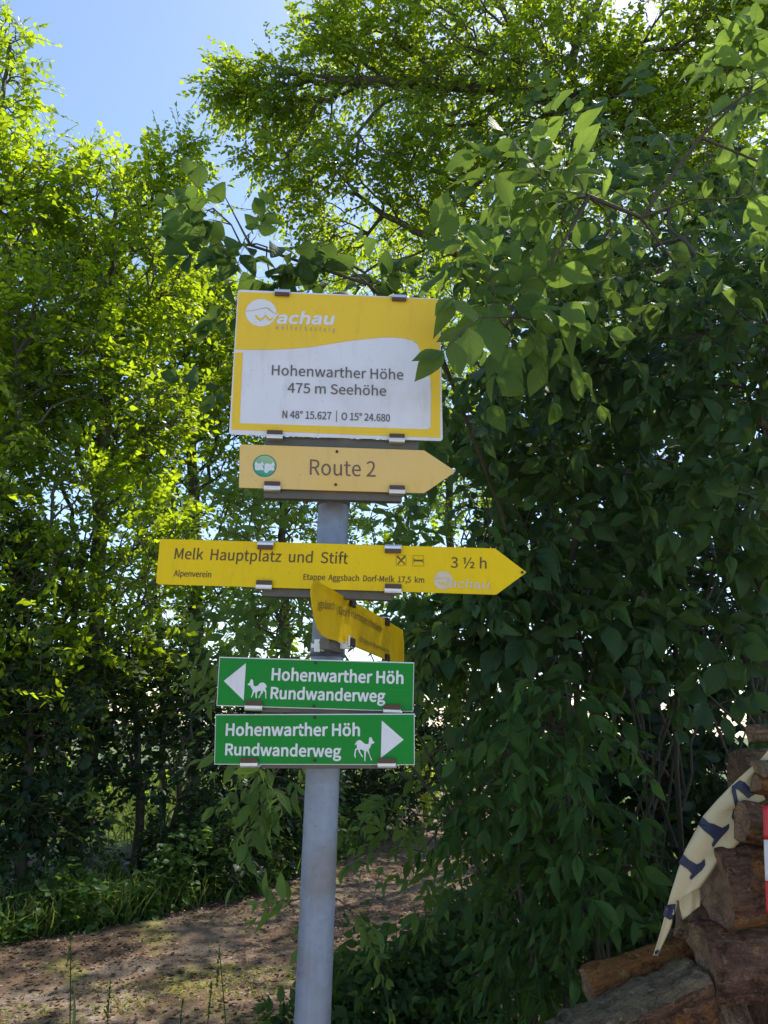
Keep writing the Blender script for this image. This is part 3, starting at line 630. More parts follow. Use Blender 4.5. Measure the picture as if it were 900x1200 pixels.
# bare interior twigs in the shade
V_, F_, S_, off = [], [], [], 0
for i in range(46):
    px = random.uniform(560, 900); Y = random.uniform(2.7, 3.6); a = np.array(Pt(px, random.uniform(850, 1150), Y)); d = np.array([random.uniform(-.5, .5), random.uniform(-.2, .2), random.uniform(.4, 1.2)])
    pts = [a]
    for k in range(5): d = d + rng.normal(size=3) * .12; pts.append(pts[-1] + d * .25)
    pts = np.array(pts); r = np.linspace(.007, .002, 6)
    v, f, s = tubes(pts[:-1], pts[1:], r[:-1], r[1:], 5); V_.append(v); F_.append(f + off); S_.append(s); off += len(v)
tag(link('dead_twigs', mesh_from('dead_twigs', np.concatenate(V_), np.concatenate(F_), np.concatenate(S_), M['redtwig'], True), None, 'stuff'), 'bare thin twigs in the dark interior of the thicket', 'twigs')
# named grass stalks near the bottom edge
def stalk(px0, py1, Y, lean, label, col='grass', head=True, group=None):
    b = G(px0, Y, float(height(*G(px0, Y)[:2]))); top = P(px0 + lean, py1, Y); bx = P(px0, 1200, Y)
    b = (bx.x, Y, b[2])
    root = thing('grass_stalk', label, 'grass stalk', b, group)
    r = Vector(b); mid = (Vector(b) + top) / 2 + Vector((lean * -.0006, 0, .01))
    smooth_tube('stem', [Vector() , mid - r, top - r], [.0035, .0028, .0015], M[col], root, 5, 5)
    n = 5; pos = np.array([list((mid - r) * (i / n) * 1.0) for i in range(1, n)]); d = np.column_stack([rng.normal(size=(n - 1, 2)) * .4, np.full(n - 1, .8)])
    for i in range(n - 1):
        V, fl, sz, uv = T_BLADE[0]; x, y, z = frames(d[i:i + 1], rng.normal(size=(1, 3)))
        W = pos[i] + .34 * (V[:, :1] * x + V[:, 1:2] * y + V[:, 2:] * z); link('leaf', mesh_from('leaf', W, fl, sz, M[col], True), root)
    if head:
        k = 40; tt = rng.random(k)[:, None]; hp = np.array(top - r) * (1 - tt * .0) - np.array([0, 0, 1]) * tt * .11 + rng.normal(size=(k, 3)) * .0016
        link('seed_head', leaf_mesh('seed_head', hp, np.column_stack([rng.normal(size=(k, 2)) * .35, np.ones(k)]), rng.normal(size=(k, 3)), np.full(k, .012), T_FAR, M[col]), root, 'stuff')
for a in ((97, 1095, 2.9, -14, 'tall seeding grass stalk at the bottom left, leftmost and tallest'), (133, 1150, 2.9, -4, 'short grass stalk just right of the tallest stalk'), (287, 1112, 2.7, -30, 'bent grass stalk leaning left, nearest the left side of the post'),
          (242, 1150, 2.9, 6, 'thin upright grass stalk midway between left edge and post'), (210, 1172, 2.9, 4, 'shortest grass stalk standing on the sunlit moss patch')):
    stalk(*a, group='grass stalks at the near path edge')
for a in ((467, 1068, 3.7, -3, 'thin yellow stalk rising from the low bush nearest the post', 'moss'), (492, 1085, 3.7, 6, 'pale grass stalk in the low bush, middle one', 'grass'), (502, 1062, 3.7, 3, 'curved pale grass stalk in the low bush, rightmost', 'grass')):
    stalk(*a[:5], col=a[5], head=False, group='stalks in the low bush')
# ================================================================== SIGNPOST
def metal(name, col, rough, met=.9, dirt=.3):
    t = NT(name); co = t.coord('Object'); n = t.noise(35, 5, .65, co); n2 = t.noise(220, 3, .6, co)
    c = t.mix(t.math('MULTIPLY', n, dirt), col, tuple(x * .35 for x in col))
    return t.fin(t.bsdf(Base_Color=c, Roughness=t.math('ADD', t.math('MULTIPLY', n, .25), rough - .1), Metallic=met, Normal=t.bump(n2, .12, .001)))
t = NT('weathered galvanised steel'); co = t.coord('Object')
st = t.n('ShaderNodeMapping', {0: co, 3: (1, 1, .12)}).outputs[0]
n1_ = t.noise(28, 6, .65, st); n2_ = t.noise(9, 5, .6, co); vo = t.n('ShaderNodeTexVoronoi', {'Vector': co, 'Scale': 90.0}).outputs['Color']
c = t.mix(n1_, (.14, .165, .235), (.26, .295, .39)); c = t.mix(t.math('MULTIPLY', t.n('ShaderNodeSeparateColor', {0: vo}).outputs[0], .16), c, (.38, .40, .46))
c = t.mix(t.n('ShaderNodeSeparateColor', {0: t.ramp(t.noise(14, 5, .7, t.n('ShaderNodeMapping', {0: co, 3: (1.5, 1.5, .06)}).outputs[0]), [(.50, w3(0)), (.68, w3(.5))])}).outputs[0], c, (.36, .37, .40))
dirt = t.ramp(n2_, [(.45, w3(0)), (.66, w3(.75))]); c = t.mix(t.n('ShaderNodeSeparateColor', {0: dirt}).outputs[0], c, (.17, .145, .12))
spk = t.math('GREATER_THAN', t.noise(150, 2, .5, co), .70); c = t.mix(t.math('MULTIPLY', spk, .5), c, (.15, .14, .13))
M['zinc'] = t.fin(t.bsdf(Base_Color=c, Roughness=.52, Metallic=.35, Normal=t.bump(n1_, .15, .002)))
M['alu'] = metal('bright clip metal', (.72, .70, .70), .38, .85)
M['rust'] = metal('brown oxidised clip lip', (.12, .060, .042), .6, .2, .5)
M['rail'] = metal('dull brown grey rail', (.15, .135, .12), .6, .4, .5)
M['black'] = metal('dark hardware', (.03, .025, .022), .5, .3)
def paint(name, col, stain, amt=.35, rough=.38, gloss=.5, sc=7.0):
    t = NT(name); co = t.coord('Object')
    n = t.noise(sc, 5, .62, co); s = t.noise(3.0, 4, .6, t.n('ShaderNodeMapping', {0: co, 3: (6, 1, 1)}).outputs[0]); sp = t.noise(190, 2, .5, co)
    f = t.ramp(n, [(.45, w3(0)), (.75, w3(amt))]); c = t.mix(t.n('ShaderNodeSeparateColor', {0: f}).outputs[0], col, stain)
    c = t.mix(t.math('MULTIPLY', s, .18), c, stain)
    gs = t.ramp(t.noise(16, 6, .7, t.n('ShaderNodeMapping', {0: co, 1: (sc, 2, 0), 3: (2.4, .5, 1)}).outputs[0]), [(.53, w3(0)), (.74, w3(.30))]); c = t.mix(t.n('ShaderNodeSeparateColor', {0: gs}).outputs[0], c, tuple(x * .55 + .03 for x in stain))
    scr = t.math('GREATER_THAN', t.noise(60, 2, .5, t.n('ShaderNodeMapping', {0: co, 2: (0, 0, .6), 3: (.12, 3, 1)}).outputs[0]), .735); c = t.mix(t.math('MULTIPLY', scr, .3), c, tuple(min(.7, x * 1.1 + .08) for x in col))
    c = t.mix(t.math('MULTIPLY', t.math('GREATER_THAN', sp, .71), .35), c, (.16, .13, .08))
    return t.fin(t.bsdf(Base_Color=c, Roughness=t.math('ADD', rough, t.math('MULTIPLY', n, .15)), **{'Specular_IOR_Level': gloss}))
M['white'] = paint('white enamel', (.72, .69, .76), (.45, .42, .40))
M['yellow_board'] = paint('warm yellow print', (.80, .51, .035), (.70, .46, .05), gloss=.25)
M['tan'] = paint('faded ochre plate', (.72, .47, .16), (.72, .42, .06), .6, sc=5)
M['yellow'] = paint('lemon yellow sign paint', (.80, .53, .001), (.66, .42, .003), gloss=.2)
M['yellow_old'] = paint('dirty yellow sign paint', (.72, .44, .002), (.36, .21, .006), .6, gloss=.2)
M['green'] = paint('green sign enamel', (.001, .215, .020), (.004, .17, .022), .3, gloss=.25)
M['white_print'] = paint('white lettering', (.70, .68, .72), (.6, .55, .55), .2)
M['grey_print'] = paint('grey brown lettering', (.11, .095, .09), (.16, .14, .12), .3, .5)
M['brown_print'] = paint('brown lettering', (.14, .08, .06), (.2, .12, .08), .3, .5)
M['dark_print'] = paint('dark lettering', (.085, .05, .012), (.16, .10, .02), .3, .5)
M['logo_line'] = paint('faded line print', (.50, .40, .16), (.4, .3, .1), .3)
M['faded_white'] = paint('faded white logo', (.60, .50, .42), (.62, .45, .12), .7, sc=60)
t = NT('green round sticker'); co = t.coord('Object')
sx = t.n('ShaderNodeSeparateXYZ', {0: co}); gr_ = t.math('ADD', t.math('MULTIPLY', sx.outputs[1], 26), .55)
M['sticker'] = t.fin(t.bsdf(Base_Color=t.ramp(t.math('ADD', gr_, t.math('MULTIPLY', sx.outputs[0], 8)), [(0, (.01, .26, .17)), (.45, (.10, .36, .24)), (1, (.34, .44, .22))]), Roughness=.3))
M['sticker_rim'] = paint('sticker rim', (.03, .20, .12), (.05, .2, .1))

PX, PY = -.0985, 1.385
post = thing('signpost', 'round galvanised grey steel post that carries all the hiking signs', 'post', (PX, PY, 0))
ztop = 2.43; vs, fs = [], []
prof = [(0, .0300), (ztop - .012, .0300), (ztop - .012, .0325), (ztop + .004, .0325), (ztop + .016, .027), (ztop + .024, .016), (ztop + .027, .0)]
def lathe(name, prof, mat, parent, seg=40, loc=(0, 0, 0)):
    vs, fs = [], []
    for z, r in prof:
        for k in range(seg): vs.append((loc[0] + r * cos(2 * pi * k / seg), loc[1] + r * sin(2 * pi * k / seg), loc[2] + z))
    for i in range(len(prof) - 1):
        for k in range(seg):
            a = i * seg + k; b = i * seg + (k + 1) % seg; fs.append((a, b, b + seg, a + seg))
    return pyobj(name, vs, fs, mat, parent, True)
lathe('pole', [(-.3 + i * (ztop - .01 + .3) / 14, .0300) for i in range(15)], M['zinc'], post)
lathe('cap', prof[2:], M['rail'], post)

FONT = None
try:
    import os
    FONT = bpy.data.fonts.load(os.path.join(bpy.utils.system_resource('DATAFILES', path='fonts'), 'Noto Sans CJK Regular.woff2'))
except Exception: FONT = None
def cap_height():
    cu = bpy.data.curves.new('cap', 'FONT'); cu.body = 'H'; cu.size = 1
    if FONT: cu.font = FONT
    tmp = bpy.data.objects.new('tmp', cu); COL.objects.link(tmp); bpy.context.view_layer.update()
    me = tmp.evaluated_get(bpy.context.evaluated_depsgraph_get()).to_mesh(); ys = [v.co.y for v in me.vertices]; h = max(ys) - min(min(ys), 0)
    bpy.data.objects.remove(tmp); return h
CAPH = cap_height()
class Sign:
    def __init__(s, name, label, cx, cz, yaw, tilt, cat='sign', Y=1.30, group=None, clip_gap=.0):
        yaw, tilt = radians(yaw), radians(tilt)
        s.U = Vector((cos(yaw) * cos(tilt), sin(yaw) * cos(tilt), sin(tilt))); s.N = Vector((sin(yaw), -cos(yaw), 0)); s.V = s.N.cross(s.U).normalized(); s.U = s.V.cross(s.N)
        s.o = Vector((cx, Y, cz)); s.k = 0
        mw = Matrix((s.U, s.V, s.N)).transposed().to_4x4(); mw.translation = s.o
        s.root = thing(name, label, cat, mw=mw, group=group); s.root['group'] = 'signs clamped to the round post'
    def uv(s, p):
        r = ray(*p); t_ = (s.o - CAM).dot(s.N) / r.dot(s.N); q = CAM + r * t_ - s.o
        return (q.dot(s.U), q.dot(s.V))
    def poly(s, name, pts, z0, z1, mat, px=True, bevel=0, kind=None, parent=None):
        if px: pts = [s.uv(p) for p in pts]
        A = sum(a[0] * b[1] - b[0] * a[1] for a, b in zip(pts, pts[1:] + pts[:1]))
        if A < 0: pts = pts[::-1]
        n = len(pts); tri = tessellate_polygon([[Vector((*p, 0)) for p in pts]])
        vs = [(x, y, z1) for x, y in pts] + [(x, y, z0) for x, y in pts]; fs = []
        for a, b, c in tri:
            A2 = (pts[b][0] - pts[a][0]) * (pts[c][1] - pts[a][1]) - (pts[c][0] - pts[a][0]) * (pts[b][1] - pts[a][1])
            if A2 < 0: b, c = c, b
            fs.append((a, b, c)); fs.append((c + n, b + n, a + n))
        for i in range(n): j = (i + 1) % n; fs.append((i, i + n, j + n, j))
        return pyobj(name, vs, fs, mat, parent or s.root, bevel=bevel)
    def round_rect(s, x0, y0, x1, y1, r, n=5):
        out = []
        for cx, cy, a0 in ((x1 - r, y1 - r, 0), (x0 + r, y1 - r, 90), (x0 + r, y0 + r, 180), (x1 - r, y0 + r, 270)):
            for k in range(n + 1): a = radians(a0 + 90 * k / n); out.append((cx + r * cos(a), cy + r * sin(a)))
        return out
    def text(s, body, pL, pR, cap, mat, z=.0022, bold=0, name='lettering', wide=1, ref='H', spacing=1.0, shear=0):
        """baseline from photo pixel pL to pR, cap height in photo pixels"""
        cu = bpy.data.curves.new(name, 'FONT'); cu.body = body; cu.size = 1
        if FONT: cu.font = FONT
        cu.resolution_u = 3; cu.space_character = spacing; cu.shear = shear
        tmp = bpy.data.objects.new('tmp', cu); COL.objects.link(tmp); bpy.context.view_layer.update()
        me = bpy.data.meshes.new_from_object(tmp.evaluated_get(bpy.context.evaluated_depsgraph_get())); bpy.data.objects.remove(tmp)
        co = np.empty(len(me.vertices) * 3, np.float32); me.vertices.foreach_get('co', co); co = co.reshape(-1, 3)
        uL, uR = s.uv(pL), s.uv(pR); h = s.uv((pL[0], pL[1] - cap))[1] - uL[1]
        x0, x1 = co[:, 0].min(), co[:, 0].max(); H = CAPH
        f = (co[:, 0] - x0) / (x1 - x0)
        y = co[:, 1].copy(); co[:, 0] = uL[0] + (uR[0] - uL[0]) * f; co[:, 1] = uL[1] + (uR[1] - uL[1]) * f + y / H * h; co[:, 2] = z
        sz = np.array([len(p.vertices) for p in me.polygons]); ff = np.concatenate([np.array(p.vertices) for p in me.polygons]); bpy.data.meshes.remove(me)
        shifts = [(0, 0)] if bold <= 0 else [(cos(k * pi / 3.5), sin(k * pi / 3.5)) for k in range(7)] + [(0, 0)]
        V_ = np.concatenate([co + np.array([a * bold * h, b_ * bold * h, k * 1.5e-5]) for k, (a, b_) in enumerate(shifts)])
        F_ = np.concatenate([ff + k * len(co) for k in range(len(shifts))])
        return link(name, mesh_from(name, V_, F_, np.tile(sz, len(shifts)), mat), s.root)
    def stroke(s, name, pts, w, mat, z=.0024, px=True):
        if px: pts = [s.uv(p) for p in pts]
        vs, fs = [], []; n = len(pts); ws = w if isinstance(w, (list, tuple)) else [w] * n
        for i, p in enumerate(pts):
            a = pts[max(i - 1, 0)]; b = pts[min(i + 1, n - 1)]; d = Vector((b[0] - a[0], b[1] - a[1])).normalized(); nn = Vector((-d.y, d.x)) * ws[i] / 2
            vs += [(p[0] + nn.x, p[1] + nn.y, z), (p[0] - nn.x, p[1] - nn.y, z)]
        for i in range(n - 1): fs.append((2 * i + 1, 2 * i + 3, 2 * i + 2, 2 * i))
        return pyobj(name, vs, fs, mat, s.root)
    def disc(s, name, c, r, mat, z0, z1, n=40):
        u = s.uv(c); rr = abs(s.uv((c[0] + r, c[1]))[0] - u[0])
        o_ = s.poly(name, [(rr * cos(2 * pi * k / n), rr * sin(2 * pi * k / n)) for k in range(n)], z0, z1, mat, px=False); o_.location = (u[0], u[1], 0); return o_
    def clip(s, p, top, w=.030):
        """folded metal clip gripping the plate edge at photo pixel p; bright bend + brown lip"""
        u, v = s.uv(p); sg = 1 if top else -1
        r = Matrix.Identity(3); e = bpy.data.objects.new('clip', None)
        prof = [(-.010, .0155), (-.010, .0175), (.0020, .0175 - .001), (.0048, .0140), (.0052, .0035), (.0060, .0000)]
        # profile: (z, y) from behind the plate, over its edge, to the front
        a = [(-.024, .0040), (-.012, .0060), (.0010, .0062), (.0042, .0050), (.0056, .0022), (.0056, -.0035)]
        vs, fs = [], []; n = len(a); th = .0012
        for x in (-w / 2, w / 2):
            for z, y in a: vs.append((u + x, v + sg * y, z))
            for z, y in a: vs.append((u + x, v + sg * (y - (th if z < .004 else 0)), z - (th if z >= .004 else 0)))
        m = 2 * n
        for i in range(n - 1):
            fs += [(i, i + 1, i + 1 + m, i + m), (n + i + 1, n + i, n + i + m, n + i + 1 + m), (i + 1, i, n + i, n + i + 1), (m + i, m + i + 1, m + n + i + 1, m + n + i)]
        fs += [(0, m, m + n, n), (n - 1, 2 * n - 1, m + 2 * n - 1, m + n - 1)]
        if sg < 0: fs = [f[::-1] for f in fs]
        c_ = pyobj('clip', vs, fs, M['alu'], s.root, bevel=.0003)
        bv, bf = boxv((u, v - sg * .0062, .0052), (w * .96, .0082, .0030)); pyobj('clip_lip', bv, bf, M['rust'], c_, bevel=.0006)
    def bolt(s, p, z=.002):
        u, v = s.uv(p); n = 6; s.poly('bolt', [(u + .0026 * cos(k * pi / 3 + .3), v + .0026 * sin(k * pi / 3 + .3)) for k in range(n)], 0, z + .0014, M['black'], px=False)
    def rail(s, v, x0, x1, h=.020, y=-.019):
        bv, bf = boxv(((x0 + x1) / 2, v, y), (x1 - x0, h, .018)); return pyobj('support_rail', bv, bf, M['rail'], s.root, bevel=.0012)

zo = lambda x0, y0, k: (lambda pts: [(x0 + x * k, y0 + y * k) for x, y in pts])
# --- information board
B = Sign('summit_board', 'big white and yellow board reading Hohenwarther Höhe, topmost on the post', -.0939, 2.2523, 4.2, 1.07)
w_, h_ = .4003, .3035
B.poly('plate', B.round_rect(-w_ / 2, -h_ / 2, w_ / 2, h_ / 2, .006), -.0016, 0, M['white'], px=False, bevel=.0005)
z1 = zo(260, 330, .31111)
B.poly('yellow_field', z1([(64, 40), (300, 47), (560, 57), (818, 68), (821, 330), (822, 588), (500, 577), (36, 557), (43, 400), (50, 268), (79, 268), (73, 400), (67, 528), (69, 534), (400, 545), (775, 557), (787, 548), (789, 420), (786, 366), (768, 322), (752, 278), (746, 258), (736, 236), (718, 222), (680, 213), (640, 210), (600, 211), (540, 216), (490, 222), (450, 228), (390, 238), (330, 247), (260, 253), (200, 256), (120, 257), (51, 256)]), .0001, .0009, M['yellow_board'])
B.text('Hohenwarther Höhe', (318.5, 439.7), (472.5, 445.2), 11.6, M['grey_print'], .0012, .012)
B.text('475 m Seehöhe', (337, 460.2), (452.3, 464.0), 11.3, M['grey_print'], .0012, .012)
B.text('N 48° 15.627', (331, 490.0), (388, 491.8), 8.6, M['grey_print'], .0012, .02)
B.stroke('lettering', [(394.6, 481.5), (394.2, 494.5)], .0013, M['grey_print'], .0012)
B.text('O 15° 24.680', (400.3, 492.2), (456.8, 494.2), 8.4, M['grey_print'], .0012, .02)
B.disc('logo_disc', (306, 366.8), 18, M['white_print'], .0008, .0014)
B.stroke('logo_line', [(288.5, 365), (295, 364.6), (305, 362.3), (312, 361.2), (315.5, 362.5), (319, 366), (323.5, 368.5)], [.001, .001, .0012, .0018, .0028, .0018, .001], M['logo_line'], .0018)
B.stroke('logo_letter', [(299.5, 369.5), (301.5, 373), (305.5, 375.5), (308.5, 373), (311.5, 370.2), (313.5, 373), (316, 375.5), (319.5, 373.5), (322.5, 370.5)], [.0022, .005, .005, .003, .004, .005, .005, .003, .002], M['yellow_board'], .0018)
B.stroke('logo_letter', [(319.5, 374.5), (323.5, 371), (327, 368)], [.002, .0045, .002], M['white_print'], .0019)
B.text('achau', (325, 379.3), (391.5, 380.6), 13.0, M['white_print'], .0015, .06, shear=.15)
B.text('welterbesteig', (323, 386.3), (392.5, 389.3), 5.2, M['logo_line'], .0014, .05, spacing=1.5)
for p in ((331, 343), (467.5, 349.0)): B.clip(p, True)
for p in ((322, 511.5), (465, 515.5)): B.clip(p, False)
B.rail(-h_ / 2 - .009, -.135, .155, .024); B.rail(h_ / 2 - .05, -.14, .15, .024)
# --- Route 2
Rt = Sign('arrow_sign', 'faded ochre arrow sign reading Route 2 with a green sticker, pointing right', -.0961, 2.039, 6.4, 1.54)
Rt.poly('plate', [(282.5, 520.8), (390, 524.3), (497, 527.8), (533.5, 552), (531.5, 554.5), (497, 578), (390, 575), (280.5, 571.5), (280, 570), (281, 522.5)], -.0016, 0.0006, M['tan'], bevel=.0004)
Rt.text('Route 2', (363, 556.6), (440, 558.9), 18, M['brown_print'], .0012, .004)
Rt.disc('sticker', (310.2, 546), 14.0, M['sticker_rim'], .0006, .0010); Rt.disc('sticker', (310.2, 546), 12.6, M['sticker'], .0010, .0013)
Rt.text('tut gut', (299, 550.4), (321, 551), 8.8, M['white_print'], .0016, .09)
Rt.bolt((394.8, 529.6)); Rt.bolt((393.4, 568.2))
for p in ((319, 571.5), (465, 576)): Rt.clip(p, False)
Rt.rail(-.0455, -.125, .13, .022)
# --- Melk
Mk = Sign('arrow_sign', 'long lemon yellow arrow sign reading Melk Hauptplatz und Stift, pointing right', -.1079, 1.8551, -7.8, -1.86)
Mk.poly('plate', [(190, 631.6), (388, 637.2), (578, 642.6), (581, 643.4), (616.5, 670.3), (616, 671.5), (582, 696.6), (579, 697), (380, 690.5), (186, 684.8), (183, 682.8), (183.2, 680), (187.2, 634.5), (188, 632.2)], -.0016, .0006, M['yellow'], bevel=.0004)
Mk.text('Melk  Hauptplatz  und  Stift', (204.5, 655.0), (407.5, 660.8), 12.4, M['dark_print'], .0012, .012)
Mk.text('Alpenverein', (203.7, 675.3), (247.3, 676.8), 6.8, M['dark_print'], .0012, .02)
Mk.text('Etappe  Aggsbach  Dorf-Melk  17,5  km', (355.6, 679.3), (497, 683.2), 6.6, M['dark_print'], .0012, .02)
Mk.text('3 ½ h', (528.3, 665.3), (570, 666.4), 12.2, M['dark_print'], .0012, .01)
for (x0, y0, x1, y1) in ((464.4, 650.7, 475.9, 662.5), (483.8, 651.2, 496.6, 663.4)):
    q = [(x0, y0), (x1, y0 + .2), (x1, y1), (x0, y1), (x0, y0)]
    for a, b_ in zip(q[:-1], q[1:]): Mk.stroke('icon_frame', [a, b_], .0006, M['dark_print'], .0012)
Mk.stroke('icon_fork', [(465.8, 652.2), (469, 655.5), (474.6, 661.2)], [.0042, .0022, .0020], M['dark_print'], .0013); Mk.stroke('icon_knife', [(474.6, 652), (471, 656), (466, 661.4)], [.0034, .0024, .0018], M['dark_print'], .0014)
Mk.stroke('icon_bed', [(485.2, 656.8), (495.2, 657.2)], .0030, M['dark_print'], .0012); Mk.stroke('icon_bed', [(485.4, 654.2), (485.4, 659.4)], .0012, M['dark_print'], .0013); Mk.stroke('icon_bed', [(495.2, 655.4), (495.2, 659.6)], .0012, M['dark_print'], .0013)
Mk.disc('logo_disc', (519.4, 680.2), 11, M['faded_white'], .0006, .0010)
Mk.stroke('logo_line', [(509, 678.8), (516, 678), (523, 677.3), (526, 679), (529, 681)], .0009, M['logo_line'], .0014)
Mk.stroke('logo_letter', [(514, 682), (517, 685), (520, 682.5), (523, 685.5), (527, 682)], .0016, M['yellow'], .0014)
Mk.text('achau', (527, 688.3), (573.5, 690.3), 9.5, M['faded_white'], .0012, .03, shear=.15)
for p in ((312, 638), (461, 642.3)): Mk.clip(p, True)
for p in ((310, 687.3), (461, 691.8)): Mk.clip(p, False)
Mk.rail(-.0455, -.11, .125, .020); Mk.bolt((612, 671))
# --- green signs
G1 = Sign('direction_sign', 'upper green sign with a white arrow pointing left, Hohenwarther Höh Rundwanderweg', -.1105, 1.6499, -.4, -.40)
G1.poly('rim', [(257, 769.6), (485.4, 776.2), (484.2, 834.2), (253.6, 827.2)], -.0016, 0, M['white'], bevel=.0003)
G1.poly('plate', [(257.8, 771.0), (484.6, 777.6), (483.4, 833.2), (254.6, 826.2)], 0.0001, .0008, M['green'])
G1.text('Hohenwarther Höh', (318.5, 797), (472.2, 801.2), 13.6, M['white_print'], .0012, .042)
G1.text('Rundwanderweg', (317.3, 818.6), (451, 822.4), 13.2, M['white_print'], .0012, .042)
G1.poly('arrow', [(262.4, 798), (288.3, 777.2), (285.7, 820.8)], .0009, .0013, M['white_print'])
dz = zo(284, 790, 1 / 22.5)
G1.poly('deer_symbol', dz([(140, 270), (195, 225), (225, 150), (250, 130), (285, 170), (290, 240), (300, 300), (340, 325), (420, 300), (450, 250), (500, 222), (560, 225), (610, 255), (650, 330), (650, 360), (622, 335), (612, 390), (635, 450), (632, 645), (612, 645), (605, 480), (555, 430), (545, 480), (480, 570), (440, 632), (420, 620), (470, 540), (500, 440), (440, 445), (388, 478), (382, 630), (352, 630), (348, 490), (318, 470), (290, 540), (245, 620), (228, 612), (262, 520), (278, 420), (230, 350), (215, 300), (160, 295)]), .0009, .0013, M['white_print'])
G1.bolt((370, 777)); G1.bolt((368, 827.5))
for p in ((297.5, 828.6), (459.5, 833.2)): G1.clip(p, False)
G1.rail(-.042, -.09, .13, .014)
G2 = Sign('direction_sign', 'lower green sign with a white arrow pointing right, Hohenwarther Höh Rundwanderweg', -.1108, 1.5597, -6.7, 1.47)
G2.poly('rim', [(252.4, 837), (485.8, 836.2), (486, 896.6), (251, 896.0)], -.0016, 0, M['white'], bevel=.0003)
G2.poly('plate', [(253.3, 838.3), (484.9, 837.5), (485.1, 895.6), (252.0, 895.0)], 0.0001, .0008, M['green'])
G2.text('Hohenwarther Höh', (265, 861.8), (421.5, 862.2), 13.6, M['white_print'], .0012, .042)
G2.text('Rundwanderweg', (264.4, 884.6), (399.5, 887), 13.0, M['white_print'], .0012, .042)
G2.poly('arrow', [(447.5, 844.4), (473.2, 866.8), (446.4, 888.2)], .0009, .0013, M['white_print'])
dz = zo(408, 856, 1 / 22.5)
G2.poly('deer_symbol', dz([(700, 320), (640, 255), (628, 185), (565, 180), (552, 230), (548, 300), (535, 360), (450, 355), (400, 320), (350, 270), (300, 250), (250, 270), (205, 320), (178, 365), (190, 395), (215, 340), (228, 400), (238, 455), (185, 500), (160, 650), (185, 720), (205, 715), (195, 640), (210, 530), (262, 490), (280, 560), (360, 690), (395, 712), (385, 670), (330, 580), (305, 510), (340, 495), (425, 540), (430, 800), (455, 815), (460, 700), (478, 545), (505, 545), (560, 650), (600, 770), (628, 800), (630, 765), (590, 690), (558, 590), (545, 500), (590, 430), (615, 360), (655, 345)]), .0009, .0013, M['white_print'])
G2.bolt((369, 840.7)); G2.bolt((369, 891))
for p in ((292.5, 895.5), (453.5, 896)): G2.clip(p, False)
G2.rail(-.0405, -.09, .12, .014)
# --- bent yellow sign running away from the viewer
az = radians(11.7); o2 = (-.093, 1.19)
W = Sign('arrow_sign', 'bent dirty yellow arrow sign turned almost edge on, running backwards from the post', o2[0] + sin(az) * .3, 1.79, 90 - 11.7, 0, Y=o2[1] + cos(az) * .3)
def bend(o_):
    me = o_.data
    for v in me.vertices:
        x = v.co.x + .3
        if x < .06: v.co.z -= (.06 - x) ** 2 * .25
    me.update(); return o_
out = [(372.3, 678.8), (378, 684.5), (388, 690.3), (399, 697), (411, 703.6), (425, 711.5), (440, 719.8), (456, 729), (471.6, 738.3), (473.2, 755), (473, 783), (454, 774.2), (436, 766.5), (420, 759.8), (404, 753.8), (392, 750.5), (383, 748), (377, 743.5), (373.6, 737), (370.6, 724), (368.4, 711), (367.4, 700), (367.0, 692.5), (368.6, 684)]
# strip mesh between top and bottom outline for a clean bend
bend(W.poly('plate', out, -.0010, .0010, M['yellow_old']))
for tx in (('gsbach', (373.6, 712.2), (390.8, 714.8)), ('Dorf', (395.8, 719.5), (407.5, 723.5)), ('Hammerschmiede', (410, 722.5), (446.5, 741.5))):
    bend(W.text(tx[0], tx[1], tx[2], 9.4, M['dark_print'], .0028, .012))
bend(W.text('Etappe Alpenverein', (421, 751.5), (455.5, 766), 5.8, M['dark_print'], .0028, 0))
for p, top in (((411, 704.5), True), ((452, 727.5), True), ((410, 755), False), ((452, 772.5), False)):
    u, v = W.uv(p); sg = 1 if top else -1
    bv, bf = boxv((u, v - sg * .003, .0045), (.028, .016, .006)); c_ = pyobj('clip', bv, bf, M['black'], W.root, bevel=.001)
    bv, bf = boxv((u, v + sg * .006, -.006), (.024, .003, .024)); pyobj('clip_bend', bv, bf, M['alu'], c_, bevel=.0006)
u, v = W.uv((398, 753)); bv, bf = boxv((u + .01, v - .006, -.016), (.10, .018, .016)); pyobj('support_rail', bv, bf, M['rail'], W.root, bevel=.001)
# clamp bands and brackets on the pole
def band(z, h=.022, mat='zinc'):
    lathe('clamp_band', [(z, .0302), (z, .0322), (z + h, .0322), (z + h, .0302)], M[mat], post)
zb = P(385, 762, 1.355).z - .01
band(zb, .026); band(P(385, 588, 1.355).z, .012, 'rail'); band(P(385, 722, 1.355).z, .006)
def pbox(name, c, s, mat, bev=.0015, rz=0):
    bv, bf = boxv((0, 0, 0), s); o_ = pyobj(name, bv, bf, mat, post, bevel=bev); o_.location = c; o_.rotation_euler = (0, 0, rz); return o_
lx = lambda px, py, Y=1.35: (P(px, py, Y).x - PX, Y - PY, P(px, py, Y).z)
pbox('clamp_lug', lx(372.5, 757, 1.345), (.012, .016, .024), M['alu']); pbox('clamp_lug', lx(379, 757, 1.335), (.006, .014, .020), M['alu'])
pbox('clamp_bolt', lx(367.5, 757, 1.345), (.008, .010, .010), M['alu']); pbox('clamp_bolt', lx(376, 753, 1.33), (.005, .010, .006), M['rail'])
pbox('bracket', lx(397, 756, 1.33), (.040, .004, .014), M['alu'], rz=-.1); pbox('bracket', lx(409, 751, 1.32), (.004, .016, .020), M['alu'])
pbox('bracket', lx(392, 751, 1.33), (.010, .006, .012), M['black'])
for px, py in ((378, 580), (432, 583)): pbox('rail_clamp', lx(px, py, 1.345), (.032, .02, .012), M['rail'], rz=.05)
